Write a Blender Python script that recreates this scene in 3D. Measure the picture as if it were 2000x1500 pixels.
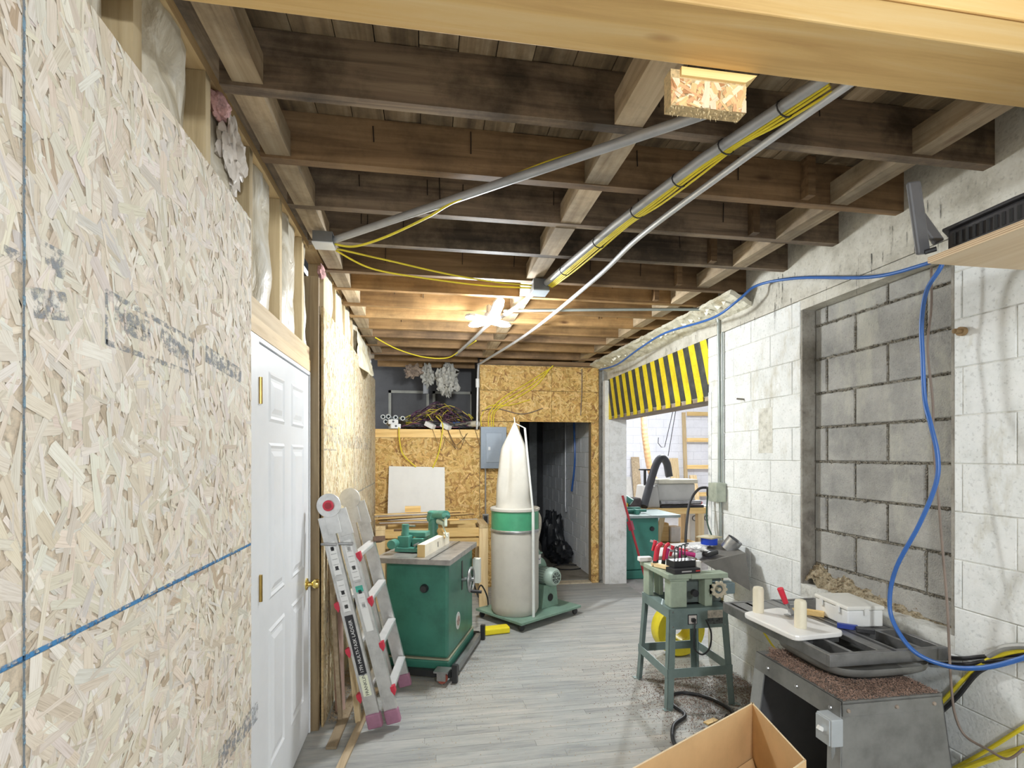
import bpy, bmesh, math, random
import numpy as np
from mathutils import Matrix, Vector, noise

for o in list(bpy.data.objects):
    bpy.data.objects.remove(o)
scene = bpy.context.scene
COL = scene.collection
RAD = math.radians

# ------------------------------------------------------------------ camera
CAM_H = 1.55
cam_data = bpy.data.cameras.new('camera')
cam_data.sensor_width = 36.0
cam_data.lens = 18.36
cam_data.shift_y = 0.069
cam_data.clip_start = 0.02
cam = bpy.data.objects.new('camera', cam_data)
COL.objects.link(cam)
cam.location = (0, 0, CAM_H)
cam.rotation_euler = (RAD(90), 0, -math.atan(165 / 1020.0))
scene.camera = cam

# ------------------------------------------------------------------ world, exposure
world = bpy.data.worlds.new('world')
scene.world = world
world.use_nodes = True
bg = world.node_tree.nodes['Background']
bg.inputs[0].default_value = (0.93, 0.97, 1.0, 1)
bg.inputs[1].default_value = 0.72
vs = scene.view_settings
vs.view_transform = 'Standard'
vs.look = 'None'
vs.gamma = 1.0
vs.use_curve_mapping = False
vs.exposure = 0.72
LAMP_MAIN = 70.0      # LED shop light in view
LAMP_BACK = 105.0      # same light hung behind the camera
LAMP_NEXT = 260.0     # light of the next room

# ------------------------------------------------------------------ mesh builder
class MB:
    def __init__(s):
        s.v = []; s.f = []; s.M = Matrix()
    def add(s, verts, faces, M=None):
        M = s.M @ M if M is not None else s.M
        b = len(s.v)
        s.v += [tuple(M @ Vector(p)) for p in verts]
        s.f += [tuple(b + i for i in f) for f in faces]
        return s
    def box(s, x0, x1, y0, y1, z0, z1, M=None, taper=None):
        v = [(x0, y0, z0), (x1, y0, z0), (x1, y1, z0), (x0, y1, z0), (x0, y0, z1), (x1, y0, z1), (x1, y1, z1), (x0, y1, z1)]
        if taper:
            cx, cy = (x0 + x1) / 2, (y0 + y1) / 2
            v = v[:4] + [(cx + (p[0] - cx) * taper, cy + (p[1] - cy) * taper, p[2]) for p in v[4:]]
        return s.add(v, [(0, 3, 2, 1), (4, 5, 6, 7), (0, 1, 5, 4), (1, 2, 6, 5), (2, 3, 7, 6), (3, 0, 4, 7)], M)
    def cbox(s, c, d, M=None):
        return s.box(c[0] - d[0] / 2, c[0] + d[0] / 2, c[1] - d[1] / 2, c[1] + d[1] / 2, c[2] - d[2] / 2, c[2] + d[2] / 2, M)
    def bar(s, a, b, w, h, up=(0, 0, 1)):
        a, b = Vector(a), Vector(b)
        d = b - a; L = d.length; d.normalize()
        u = Vector(up)
        if abs(d.dot(u)) > .98: u = Vector((0, 1, 0))
        x = d.cross(u).normalized(); z = x.cross(d).normalized()
        M = Matrix(((x.x, d.x, z.x, a.x), (x.y, d.y, z.y, a.y), (x.z, d.z, z.z, a.z), (0, 0, 0, 1)))
        return s.box(-w / 2, w / 2, 0, L, -h / 2, h / 2, M)
    def tube(s, pts, r, n=10, close=False, cap=True):
        pts = [Vector(p) for p in pts]
        rr = r if isinstance(r, (list, tuple)) else [r] * len(pts)
        rings = []; prev = None
        m = len(pts)
        for i, p in enumerate(pts):
            if close: d = pts[(i + 1) % m] - pts[i - 1]
            elif i == 0: d = pts[1] - p
            elif i == m - 1: d = p - pts[i - 1]
            else: d = pts[i + 1] - pts[i - 1]
            if d.length < 1e-9: d = Vector((0, 0, 1))
            d.normalize()
            if prev is None:
                u = Vector((0, 0, 1)) if abs(d.z) < .9 else Vector((1, 0, 0))
                x = d.cross(u).normalized()
            else:
                x = prev - d * prev.dot(d)
                x = x.normalized() if x.length > 1e-6 else d.orthogonal().normalized()
            prev = x; y = d.cross(x)
            rings.append([p + (x * math.cos(2 * math.pi * k / n) + y * math.sin(2 * math.pi * k / n)) * rr[i] for k in range(n)])
        v = [tuple(q) for R in rings for q in R]; f = []
        for i in range(m if close else m - 1):
            a, b = i * n, ((i + 1) % m) * n
            for k in range(n):
                f.append((a + k, a + (k + 1) % n, b + (k + 1) % n, b + k))
        if cap and not close:
            f.append(tuple(range(n - 1, -1, -1))); f.append(tuple((m - 1) * n + k for k in range(n)))
        return s.add(v, f)
    def lathe(s, prof, n=24, M=None, cap=True):
        v = []; f = []; m = len(prof)
        for r, z in prof:
            for k in range(n):
                a = 2 * math.pi * k / n
                v.append((r * math.cos(a), r * math.sin(a), z))
        for i in range(m - 1):
            for k in range(n):
                f.append((i * n + k, i * n + (k + 1) % n, (i + 1) * n + (k + 1) % n, (i + 1) * n + k))
        if cap:
            f.append(tuple(range(n - 1, -1, -1))); f.append(tuple((m - 1) * n + k for k in range(n)))
        return s.add(v, f, M)
    def prism(s, poly, z0, z1, M=None):
        n = len(poly)
        v = [(x, y, z0) for x, y in poly] + [(x, y, z1) for x, y in poly]
        f = [tuple(range(n - 1, -1, -1)), tuple(range(n, 2 * n))]
        f += [(i, (i + 1) % n, n + (i + 1) % n, n + i) for i in range(n)]
        return s.add(v, f, M)
    def grid(s, fn, nu, nv):
        v = [fn(i / nu, j / nv) for j in range(nv + 1) for i in range(nu + 1)]
        f = [(j * (nu + 1) + i, j * (nu + 1) + i + 1, (j + 1) * (nu + 1) + i + 1, (j + 1) * (nu + 1) + i) for j in range(nv) for i in range(nu)]
        return s.add(v, f)
    def build(s, name, mat=None, parent=None, smooth=False, bevel=0, solid=0, world=False):
        me = bpy.data.meshes.new(name)
        v = s.v
        if world and parent is not None:
            Mi = world_matrix(parent).inverted(); v = [tuple(Mi @ Vector(p)) for p in v]
        me.from_pydata(v, [], s.f)
        bm = bmesh.new(); bm.from_mesh(me)
        bmesh.ops.recalc_face_normals(bm, faces=bm.faces); bm.to_mesh(me); bm.free()
        o = bpy.data.objects.new(name, me); COL.objects.link(o)
        if mat: me.materials.append(mat)
        if smooth:
            me.shade_smooth()
            md = None
            try: me.set_sharp_from_angle(angle=RAD(40))
            except Exception: pass
        if solid:
            m = o.modifiers.new('solid', 'SOLIDIFY'); m.thickness = solid; m.offset = 0
        if bevel:
            m = o.modifiers.new('bevel', 'BEVEL'); m.width = bevel; m.segments = 2; m.limit_method = 'ANGLE'; m.angle_limit = RAD(40)
        if parent is not None: o.parent = parent
        return o

def world_matrix(o):
    M = Matrix.LocRotScale(o.location, o.rotation_euler, o.scale)
    while o.parent is not None:
        o = o.parent
        M = Matrix.LocRotScale(o.location, o.rotation_euler, o.scale) @ M
    return M

def tag(o, label=None, cat=None, group=None, kind=None):
    if label: o['label'] = label
    if cat: o['category'] = cat
    if group: o['group'] = group
    if kind: o['kind'] = kind
    return o

def thing(name, label, cat, loc=(0, 0, 0), rz=0, group=None):
    o = bpy.data.objects.new(name, None); COL.objects.link(o)
    o.empty_display_size = .05
    o.location = loc; o.rotation_euler = (0, 0, rz)
    return tag(o, label, cat, group)

def struct(name, label, cat, loc=(0, 0, 0)):
    o = thing(name, label, cat, loc); o['kind'] = 'structure'
    return o

def rotM(loc=(0, 0, 0), x=0, y=0, z=0):
    return Matrix.Translation(loc) @ Matrix.Rotation(z, 4, 'Z') @ Matrix.Rotation(y, 4, 'Y') @ Matrix.Rotation(x, 4, 'X')

def axisM(loc, d):
    return Matrix.Translation(loc) @ Vector(d).to_track_quat('Z', 'Y').to_matrix().to_4x4()

def smooth_path(pts, n=8):
    pts = [Vector(p) for p in pts]
    out = []
    for i in range(len(pts) - 1):
        p0 = pts[max(i - 1, 0)]; p1 = pts[i]; p2 = pts[i + 1]; p3 = pts[min(i + 2, len(pts) - 1)]
        for k in range(n):
            t = k / n
            out.append(.5 * ((2 * p1) + (p2 - p0) * t + (2 * p0 - 5 * p1 + 4 * p2 - p3) * t * t + (3 * p1 - p0 - 3 * p2 + p3) * t ** 3))
    out.append(pts[-1])
    return out

def text_mesh(name, body, size, M, mat, parent, align='LEFT', extrude=.0004):
    cu = bpy.data.curves.new(name, 'FONT'); cu.body = body; cu.size = size; cu.extrude = extrude
    cu.align_x = align; cu.resolution_u = 2
    t = bpy.data.objects.new(name, cu); COL.objects.link(t)
    dg = bpy.context.evaluated_depsgraph_get()
    me = bpy.data.meshes.new_from_object(t.evaluated_get(dg))
    bpy.data.objects.remove(t); bpy.data.curves.remove(cu)
    me.transform(M); me.materials.clear(); me.materials.append(mat)
    o = bpy.data.objects.new(name, me); COL.objects.link(o); o.parent = parent
    return o

# ------------------------------------------------------------------ materials
MATS = {}
def nt(name):
    m = bpy.data.materials.new(name); m.use_nodes = True
    t = m.node_tree; b = t.nodes['Principled BSDF']
    return m, t, b
def N(t, typ, **kw):
    n = t.nodes.new(typ)
    for k, v in kw.items():
        if k in n.inputs.keys(): n.inputs[k].default_value = v
        else: setattr(n, k, v)
    return n
def ramp(t, fac, stops):
    r = t.nodes.new('ShaderNodeValToRGB'); e = r.color_ramp.elements
    while len(e) < len(stops): e.new(.5)
    for i, (p, c) in enumerate(stops):
        e[i].position = p; e[i].color = (*c, 1) if len(c) == 3 else c
    t.links.new(fac, r.inputs[0]); return r
def coords(t, scale=(1, 1, 1), kind='Object', rnd=False):
    tc = t.nodes.new('ShaderNodeTexCoord'); mp = t.nodes.new('ShaderNodeMapping')
    mp.inputs['Scale'].default_value = scale
    t.links.new(tc.outputs[kind], mp.inputs[0])
    if rnd:
        oi = t.nodes.new('ShaderNodeObjectInfo'); ml = t.nodes.new('ShaderNodeMath'); ml.operation = 'MULTIPLY'; ml.inputs[1].default_value = 37.0
        t.links.new(oi.outputs['Random'], ml.inputs[0]); t.links.new(ml.outputs[0], mp.inputs['Location'])
    return mp.outputs[0]
def bump(t, b, h, strength=.3, dist=.01):
    n = t.nodes.new('ShaderNodeBump'); n.inputs['Strength'].default_value = strength; n.inputs['Distance'].default_value = dist
    t.links.new(h, n.inputs['Height']); t.links.new(n.outputs[0], b.inputs['Normal'])

def plain(name, col, rough=.5, metal=0, var=.12, scale=6, bmp=0, emit=None):
    if name in MATS: return MATS[name]
    m, t, b = nt(name)
    b.inputs['Roughness'].default_value = rough; b.inputs['Metallic'].default_value = metal
    if var:
        n = N(t, 'ShaderNodeTexNoise', Scale=scale, Detail=5.0, Roughness=.65)
        t.links.new(coords(t), n.inputs['Vector'])
        lo = tuple(c * (1 - var * 1.6) for c in col); hi = tuple(min(1, c * (1 + var)) for c in col)
        r = ramp(t, n.outputs['Fac'], [(.3, lo), (.5, col), (.72, hi)])
        t.links.new(r.outputs[0], b.inputs['Base Color'])
        if bmp: bump(t, b, n.outputs['Fac'], bmp)
    else: b.inputs['Base Color'].default_value = (*col, 1)
    if emit:
        b.inputs['Emission Color'].default_value = (*emit[0], 1); b.inputs['Emission Strength'].default_value = emit[1]
    MATS[name] = m; return m

def wood(name, dark, mid, light, axis='X', rough=.65, stain=0.0, scale=1.0, knots=True):
    if name in MATS: return MATS[name]
    m, t, b = nt(name); b.inputs['Roughness'].default_value = rough
    sc = {'X': (1.2, 22, 22), 'Y': (22, 1.2, 22), 'Z': (22, 22, 1.2)}[axis]
    sc = tuple(v * scale for v in sc)
    v = coords(t, sc, rnd=True)
    n = N(t, 'ShaderNodeTexNoise', Scale=1.3, Detail=6.0, Roughness=.6, Distortion=.6)
    t.links.new(v, n.inputs['Vector'])
    r = ramp(t, n.outputs['Fac'], [(.28, dark), (.5, mid), (.75, light)])
    col = r.outputs[0]
    oi = t.nodes.new('ShaderNodeObjectInfo')
    hs = t.nodes.new('ShaderNodeHueSaturation')
    mr = t.nodes.new('ShaderNodeMapRange'); mr.inputs['To Min'].default_value = .72; mr.inputs['To Max'].default_value = 1.22
    t.links.new(oi.outputs['Random'], mr.inputs[0]); t.links.new(mr.outputs[0], hs.inputs['Value'])
    t.links.new(col, hs.inputs['Color']); col = hs.outputs[0]
    if knots:
        k = N(t, 'ShaderNodeTexVoronoi', Scale=1.0)
        ks = {'X': (1.9, 6, 6), 'Y': (6, 1.9, 6), 'Z': (6, 6, 1.9)}[axis]
        t.links.new(coords(t, ks, rnd=True), k.inputs['Vector'])
        kr = ramp(t, k.outputs['Distance'], [(.03, (1, 1, 1)), (.11, (0, 0, 0))])
        mx = N(t, 'ShaderNodeMix', data_type='RGBA'); mx.inputs['B'].default_value = (dark[0] * .55, dark[1] * .45, dark[2] * .4, 1)
        t.links.new(kr.outputs[0], mx.inputs['Factor']); t.links.new(col, mx.inputs['A']); col = mx.outputs['Result']
    if stain:
        s2 = N(t, 'ShaderNodeTexNoise', Scale=2.6, Detail=7.0, Roughness=.7)
        t.links.new(coords(t, rnd=True), s2.inputs['Vector'])
        sr = ramp(t, s2.outputs['Fac'], [(.42, (1, 1, 1)), (.62, (1 - stain,) * 3)])
        mx = N(t, 'ShaderNodeMix', data_type='RGBA', blend_type='MULTIPLY'); mx.inputs['Factor'].default_value = 1
        t.links.new(col, mx.inputs['A']); t.links.new(sr.outputs[0], mx.inputs['B']); col = mx.outputs['Result']
    t.links.new(col, b.inputs['Base Color'])
    bump(t, b, n.outputs['Fac'], .25, .004)
    MATS[name] = m; return m

def masonry(name, base, dark, light, scale=9, speck=60, rough=.9, bmp=.5, stain=None, staincut=(.6, .75)):
    if name in MATS: return MATS[name]
    m, t, b = nt(name); b.inputs['Roughness'].default_value = rough
    v = coords(t, rnd=False, kind='Object')
    n = N(t, 'ShaderNodeTexNoise', Scale=scale, Detail=8.0, Roughness=.7); t.links.new(v, n.inputs['Vector'])
    r = ramp(t, n.outputs['Fac'], [(.3, dark), (.5, base), (.72, light)])
    s = N(t, 'ShaderNodeTexNoise', Scale=speck, Detail=3.0); t.links.new(v, s.inputs['Vector'])
    sr = ramp(t, s.outputs['Fac'], [(.30, (.62, .62, .62)), (.42, (1, 1, 1))])
    mx = N(t, 'ShaderNodeMix', data_type='RGBA', blend_type='MULTIPLY'); mx.inputs['Factor'].default_value = .55
    t.links.new(r.outputs[0], mx.inputs['A']); t.links.new(sr.outputs[0], mx.inputs['B'])
    col = mx.outputs['Result']
    if stain:
        g = N(t, 'ShaderNodeTexNoise', Scale=1.0, Detail=6.0, Roughness=.75)
        t.links.new(coords(t, (2.2, 2.2, .9)), g.inputs['Vector'])
        gr = ramp(t, g.outputs['Fac'], [(staincut[0], (0, 0, 0)), (staincut[1], (1, 1, 1))])
        m2 = N(t, 'ShaderNodeMix', data_type='RGBA'); m2.inputs['B'].default_value = (*stain, 1)
        t.links.new(gr.outputs[0], m2.inputs['Factor']); t.links.new(col, m2.inputs['A']); col = m2.outputs['Result']
    t.links.new(col, b.inputs['Base Color'])
    ad = N(t, 'ShaderNodeMath', operation='ADD'); t.links.new(n.outputs['Fac'], ad.inputs[0]); t.links.new(s.outputs['Fac'], ad.inputs[1])
    bump(t, b, ad.outputs[0], bmp, .006)
    MATS[name] = m; return m

def strand_mat():
    m, t, b = nt('osb_strand'); b.inputs['Roughness'].default_value = .72
    a = N(t, 'ShaderNodeVertexColor', layer_name='Col')
    uv = t.nodes.new('ShaderNodeUVMap'); mp = t.nodes.new('ShaderNodeMapping'); mp.inputs['Scale'].default_value = (14, 380, 1)
    t.links.new(uv.outputs[0], mp.inputs[0])
    n = N(t, 'ShaderNodeTexNoise', Scale=1.0, Detail=3.0); t.links.new(mp.outputs[0], n.inputs['Vector'])
    r = ramp(t, n.outputs['Fac'], [(.3, (.72, .68, .62)), (.55, (1, 1, 1))])
    mx = N(t, 'ShaderNodeMix', data_type='RGBA', blend_type='MULTIPLY'); mx.inputs['Factor'].default_value = .75
    t.links.new(a.outputs['Color'], mx.inputs['A']); t.links.new(r.outputs[0], mx.inputs['B'])
    t.links.new(mx.outputs['Result'], b.inputs['Base Color'])
    MATS['osb_strand'] = m; return m
STRAND = strand_mat()

def patchy(name, col, cut=(.42, .58), scale=90, rough=.8, stretch=(1, 1, 1)):
    """print or chalk that has taken unevenly on rough board: broken up by noise alpha"""
    if name in MATS: return MATS[name]
    m, t, b = nt(name); b.inputs['Roughness'].default_value = rough; b.inputs['Base Color'].default_value = (*col, 1)
    n = N(t, 'ShaderNodeTexNoise', Scale=scale, Detail=4.0, Roughness=.7); t.links.new(coords(t, stretch), n.inputs['Vector'])
    r = ramp(t, n.outputs['Fac'], [(cut[0], (0, 0, 0)), (cut[1], (1, 1, 1))])
    t.links.new(r.outputs[0], b.inputs['Alpha'])
    MATS[name] = m; return m

PAL_PALE = [((.82, .75, .64), 6), ((.77, .69, .575), 5), ((.87, .82, .74), 5), ((.69, .60, .48), 1.4), ((.75, .70, .635), 2), ((.55, .44, .32), .25)]  # near sheets: strong light on the board is put into these pale tints
PAL_CREAM = [((.82, .72, .52), 6), ((.76, .63, .41), 5), ((.87, .79, .62), 4), ((.66, .50, .30), 2), ((.5, .36, .2), .5)]
PAL_GOLD = [((.72, .48, .17), 6), ((.62, .38, .12), 5), ((.80, .58, .25), 4), ((.48, .27, .08), 2.5), ((.34, .18, .06), .8)]
PAL_BRIGHT = [((.85, .58, .27), 5), ((.75, .42, .2), 3), ((.92, .74, .5), 4), ((.5, .24, .1), 1.5)]

def osb(parent, origin, u, v, W, Hh, pal, seed=1, cover=3.2, thick=.012, lmin=.035, lmax=.11, wmin=.007, wmax=.028, bias=None, board=True, name='osb_panel', base=(.5, .36, .2)):
    """an OSB sheet: a board plus its pressed strands"""
    rnd = np.random.RandomState(seed)
    o0, u, v = Vector(origin), Vector(u), Vector(v); nn = u.cross(v).normalized()
    panel = parent
    if board:
        mb = MB(); c = [o0, o0 + u * W, o0 + u * W + v * Hh, o0 + v * Hh]
        mb.add([tuple(p) for p in c] + [tuple(p - nn * thick) for p in c], [(0, 1, 2, 3), (7, 6, 5, 4), (0, 4, 5, 1), (1, 5, 6, 2), (2, 6, 7, 3), (3, 7, 4, 0)])
        panel = mb.build(name, plain('osb_core_%d' % int(base[2] * 100), base, .8, 0, .25, 60), parent, world=True)
    avg = ((lmin + lmax) / 2) * ((wmin + wmax) / 2) * .85
    n = int(cover * W * Hh / avg)
    cu = rnd.rand(n) * W; cv = rnd.rand(n) * Hh
    L = lmin + (lmax - lmin) * rnd.rand(n) ** 1.3; Wd = wmin + (wmax - wmin) * rnd.rand(n) ** 1.5
    if bias is None: ang = rnd.rand(n) * math.pi
    else: ang = bias + rnd.randn(n) * .75
    ca, sa = np.cos(ang), np.sin(ang)
    sh = .5
    px = np.stack([-L / 2, L / 2 * (1 - .25 * rnd.rand(n)), L / 2, L / 2 * (1 - sh * rnd.rand(n) * .3), -L / 2 * (1 - .2 * rnd.rand(n)), -L / 2 * (1 + .1 * rnd.rand(n))], 1)
    py = np.stack([-Wd / 2, -Wd / 2, Wd * (rnd.rand(n) - .5) * .5, Wd / 2, Wd / 2 * (1 - .3 * rnd.rand(n)), Wd * (rnd.rand(n) - .5) * .6], 1)
    U = np.clip(cu[:, None] + px * ca[:, None] - py * sa[:, None], 0, W)
    V = np.clip(cv[:, None] + px * sa[:, None] + py * ca[:, None], 0, Hh)
    order = rnd.permutation(n)
    hh = (order / n) * .0013 + .0002
    tilt = (rnd.rand(n, 1) - .5) * .0012 * np.sign(py + 1e-9) + (rnd.rand(n, 1) - .5) * .0008 * np.sign(px)
    Hn = hh[:, None] + np.abs(tilt) * 0 + tilt * .35 + .0004
    O = np.array(o0); un = np.array(u); vn = np.array(v); nv = np.array(nn)
    co = O + U[..., None] * un + V[..., None] * vn + Hn[..., None] * nv
    if parent is not None:
        Mi = np.array(world_matrix(panel).inverted())
        co = co @ Mi[:3, :3].T + Mi[:3, 3]
    me = bpy.data.meshes.new('osb_strands')
    me.vertices.add(n * 6); me.vertices.foreach_set('co', co.reshape(-1))
    me.loops.add(n * 6); me.loops.foreach_set('vertex_index', np.arange(n * 6, dtype=np.int32))
    me.polygons.add(n); me.polygons.foreach_set('loop_start', np.arange(0, n * 6, 6, dtype=np.int32))
    me.update(calc_edges=True)
    cols = np.array([p[0] for p in pal]); w = np.array([p[1] for p in pal], float); w /= w.sum()
    ci = rnd.choice(len(pal), n, p=w)
    cc = cols[ci] * (.91 + .18 * rnd.rand(n, 1)) * (1 + (rnd.rand(n, 3) - .5) * .06)
    cc = np.clip(cc, 0, .95)
    full = np.ones((n, 6, 4)); full[..., :3] = cc[:, None, :]
    at = me.color_attributes.new('Col', 'FLOAT_COLOR', 'CORNER'); at.data.foreach_set('color', full.reshape(-1))
    uvl = me.uv_layers.new(name='UVMap')
    uvs = np.stack([px + rnd.rand(n, 1) * 9, py + rnd.rand(n, 1) * 9], 2); uvl.data.foreach_set('uv', uvs.reshape(-1).astype(np.float32))
    me.materials.append(STRAND)
    o = bpy.data.objects.new('osb_strands', me); COL.objects.link(o); o.parent = panel
    o['kind'] = 'stuff'
    return panel


# ================================================================== SETTING
XL, XR = -0.642, 2.15          # near left board face, right wall face
YB = 6.08                      # back partition face
ZJ, ZD = 2.66, 2.84            # joist undersides, ceiling deck
R = random.Random(7)

M_white_block = masonry('painted_block', (.80, .82, .81), (.66, .68, .66), (.88, .89, .88), 6, 75, .75, .35, stain=(.50, .47, .37), staincut=(.57, .72))
M_joint = masonry('painted_joint', (.66, .66, .62), (.36, .34, .30), (.78, .78, .75), 14, 60, .85, .4)
M_grey_block = masonry('grey_block', (.345, .34, .32), (.24, .24, .23), (.46, .45, .42), 5, 130, .95, .7, stain=(.50, .49, .42), staincut=(.53, .70))
M_mortar = masonry('crumbling_mortar', (.24, .22, .18), (.09, .08, .06), (.40, .38, .32), 26, 90, 1, .9)
M_concrete = masonry('old_concrete', (.62, .60, .53), (.40, .38, .32), (.76, .75, .69), 5, 70, .95, .6, stain=(.30, .28, .23), staincut=(.63, .74))
M_reveal = masonry('reveal_shaded', (.30, .28, .24), (.17, .15, .13), (.40, .38, .34), 8, 60, .95, .6)  # concrete darkened: shade of the recess is put into the colour
M_pine = wood('pine', (.62, .38, .13), (.80, .55, .22), (.90, .68, .34), 'X')
M_pineY = wood('pine_y', (.55, .38, .18), (.72, .54, .30), (.84, .68, .42), 'Y')
M_pineZ = wood('pine_z', (.55, .38, .18), (.72, .54, .30), (.84, .68, .42), 'Z')
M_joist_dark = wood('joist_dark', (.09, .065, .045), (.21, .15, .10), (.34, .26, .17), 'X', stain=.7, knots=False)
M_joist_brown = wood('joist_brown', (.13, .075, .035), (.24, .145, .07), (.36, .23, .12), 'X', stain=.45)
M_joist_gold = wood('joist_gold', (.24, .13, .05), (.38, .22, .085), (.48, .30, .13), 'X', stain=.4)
M_block = wood('blocking_wood', (.30, .21, .12), (.47, .36, .23), (.60, .49, .34), 'Y', stain=.45)
M_deck = wood('deck_wood', (.14, .10, .065), (.34, .25, .15), (.56, .46, .32), 'Y', stain=.55, scale=.7)
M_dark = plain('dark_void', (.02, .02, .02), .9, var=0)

# ---- floor: painted strip boards laid across the room
floor = struct('floor', 'worn grey painted strip floor of narrow boards', 'floor')
MB().box(-.75, 2.35, -3.2, 6.3, -.08, -.021).build('subfloor', plain('subfloor', (.05, .045, .04), .9), floor)
def floor_mat():
    m, t, b = nt('floor_paint'); b.inputs['Roughness'].default_value = .62
    v = coords(t, (1.1, 9, 9), rnd=True)
    n = N(t, 'ShaderNodeTexNoise', Scale=2.2, Detail=8.0, Roughness=.72); t.links.new(v, n.inputs['Vector'])
    r = ramp(t, n.outputs['Fac'], [(.25, (.17, .185, .185)), (.43, (.34, .345, .335)), (.58, (.43, .425, .405)), (.76, (.53, .475, .40))])
    w = N(t, 'ShaderNodeTexNoise', Scale=.9, Detail=4.0); t.links.new(coords(t), w.inputs['Vector'])
    wr = ramp(t, w.outputs['Fac'], [(.35, (.88, .92, .94)), (.6, (1.0, .98, .94))])
    mx = N(t, 'ShaderNodeMix', data_type='RGBA', blend_type='MULTIPLY'); mx.inputs['Factor'].default_value = 1
    t.links.new(r.outputs[0], mx.inputs['A']); t.links.new(wr.outputs[0], mx.inputs['B'])
    oi = t.nodes.new('ShaderNodeObjectInfo'); hs = t.nodes.new('ShaderNodeHueSaturation'); mr = t.nodes.new('ShaderNodeMapRange')
    mr.inputs['To Min'].default_value = .9; mr.inputs['To Max'].default_value = 1.1
    t.links.new(oi.outputs['Random'], mr.inputs[0]); t.links.new(mr.outputs[0], hs.inputs['Value']); t.links.new(mx.outputs['Result'], hs.inputs['Color'])
    t.links.new(hs.outputs[0], b.inputs['Base Color'])
    bump(t, b, n.outputs['Fac'], .25, .003)
    return m
M_floor = floor_mat()
PW = .0575
row = 0; y = 1.0
while y < 6.28:
    x = -.75 - R.random() * 1.2
    while x < 2.35:
        L = R.uniform(1.3, 2.6); a, b_ = max(x, -.75), min(x + L, 2.35)
        if b_ - a > .05:
            MB().box(a + .0006, b_ - .0006, y + .0004, y + PW - .0004, -.02, -R.random() * .0006).build('floor_board', M_floor, floor)
        x += L
    y += PW
mb = MB()
y = -3.2
while y < 1.0 - PW * .5:
    mb.box(-.75, 2.35, y + .0007, y + PW - .0007, -.02, 0); y += PW
tag(mb.build('floor_boards_behind', M_floor, floor), kind='stuff')

# ---- ceiling
ceiling = struct('ceiling', 'open timber ceiling of dark joists under old plank decking', 'ceiling')
x = -.80; 
while x < 2.5:
    w = R.uniform(.115, .14)
    ys = [-1.5, R.uniform(1.2, 2.4), R.uniform(3.4, 5.2), 7.4]
    for a, b_ in zip(ys, ys[1:]):
        MB().box(x + .0015, x + w - .0015, a + .002, b_ - .002, ZD + R.random() * .004, ZD + .025).build('deck_board', M_deck, ceiling)
    x += w
MB().box(-.85, 2.6, -1.5, 7.4, ZD + .03, ZD + .06).build('roof_cover', M_dark, ceiling)
JY = [-.65, -.26, .13, .52, .905, 1.29, 1.68, 2.067, 2.45, 2.845, 3.262, 3.61, 3.985, 4.34, 4.735, 5.045, 5.46, 5.9, 6.3, 6.7]
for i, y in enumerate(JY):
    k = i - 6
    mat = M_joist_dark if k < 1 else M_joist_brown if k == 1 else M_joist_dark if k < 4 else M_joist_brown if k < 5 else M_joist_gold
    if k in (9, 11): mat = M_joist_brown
    sag = R.uniform(-.006, .006)
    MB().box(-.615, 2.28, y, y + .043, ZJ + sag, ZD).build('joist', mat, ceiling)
    if i < len(JY) - 1 and y > 1.2:
        y1 = JY[i + 1]
        for bx, tw in ((-.545, .088), (.675, .10), (1.82, .085)):
            j = R.uniform(-.012, .012)
            if bx > 1.5 or y < 5.6:
                MB().box(bx - tw / 2 + j, bx + tw / 2 + j, y + .045, y1 - .002, ZJ + R.uniform(.0, .012), ZJ + .10).build('blocking', M_block, ceiling)
# short ledger blocks beside the right wall, between joists
for y, y1 in zip(JY[6:11], JY[7:12]):
    MB().box(1.62, 1.655, y1 - .05, y1 - .003, ZJ + .01, ZD).build('scab_block', M_joist_brown, ceiling)
mb = MB()
for k in range(46):
    jx = R.uniform(-.4, 1.9); jy = R.choice(JY[6:16]); L = R.uniform(.02, .07)
    mb.tube([(jx, jy - .004, ZD - R.uniform(.0, .03)), (jx + R.uniform(-.004, .004), jy - .006, ZD - .05 - L)], .0022, 5)
tag(mb.build('bent_nails', plain('rusty_nail', (.03, .02, .015), .7, .3), ceiling), kind='stuff')

# ---- doubled pine beam across the near ceiling
trim1 = struct('trim_1', 'doubled new pine beam crossing under the dark joists', 'beam')
M_beam = wood('beam_pine', (.70, .42, .15), (.87, .57, .22), (.93, .68, .33), 'X', scale=.8)
MB().box(-.64, 2.15, 1.045, 1.215, 2.52, 2.592).build('lower_plank', M_beam, trim1, bevel=.004)
MB().box(-.64, 2.15, 1.045, 1.215, 2.597, 2.655).build('upper_plank', M_beam, trim1, bevel=.004)
brk = thing('beam_bracket', 'raw strand board block with notched pine cleat hung under the pine beam', 'bracket', (.7, 1.235, 2.42))
bp = MB().box(.60, .805, 1.225, 1.262, 2.424, 2.515).build('board', plain('osb_edge', (.62, .46, .24), .9, 0, .3, 90, .5), brk, world=True)
osb(bp, (.60, 1.2245, 2.424), (1, 0, 0), (0, 0, 1), .205, .068, PAL_BRIGHT, 5, 4, board=False, lmin=.02, lmax=.07, wmin=.006, wmax=.02, bias=1.5)
mb = MB(); mb.prism([(.625, 2.497), (.80, 2.497), (.832, 2.518), (.625, 2.518)], 0, .045, Matrix(((1, 0, 0, 0), (0, 0, 1, 1.217), (0, 1, 0, 0), (0, 0, 0, 1))))
mb.build('cleat', M_pine, brk, world=True)
mb = MB()
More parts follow.
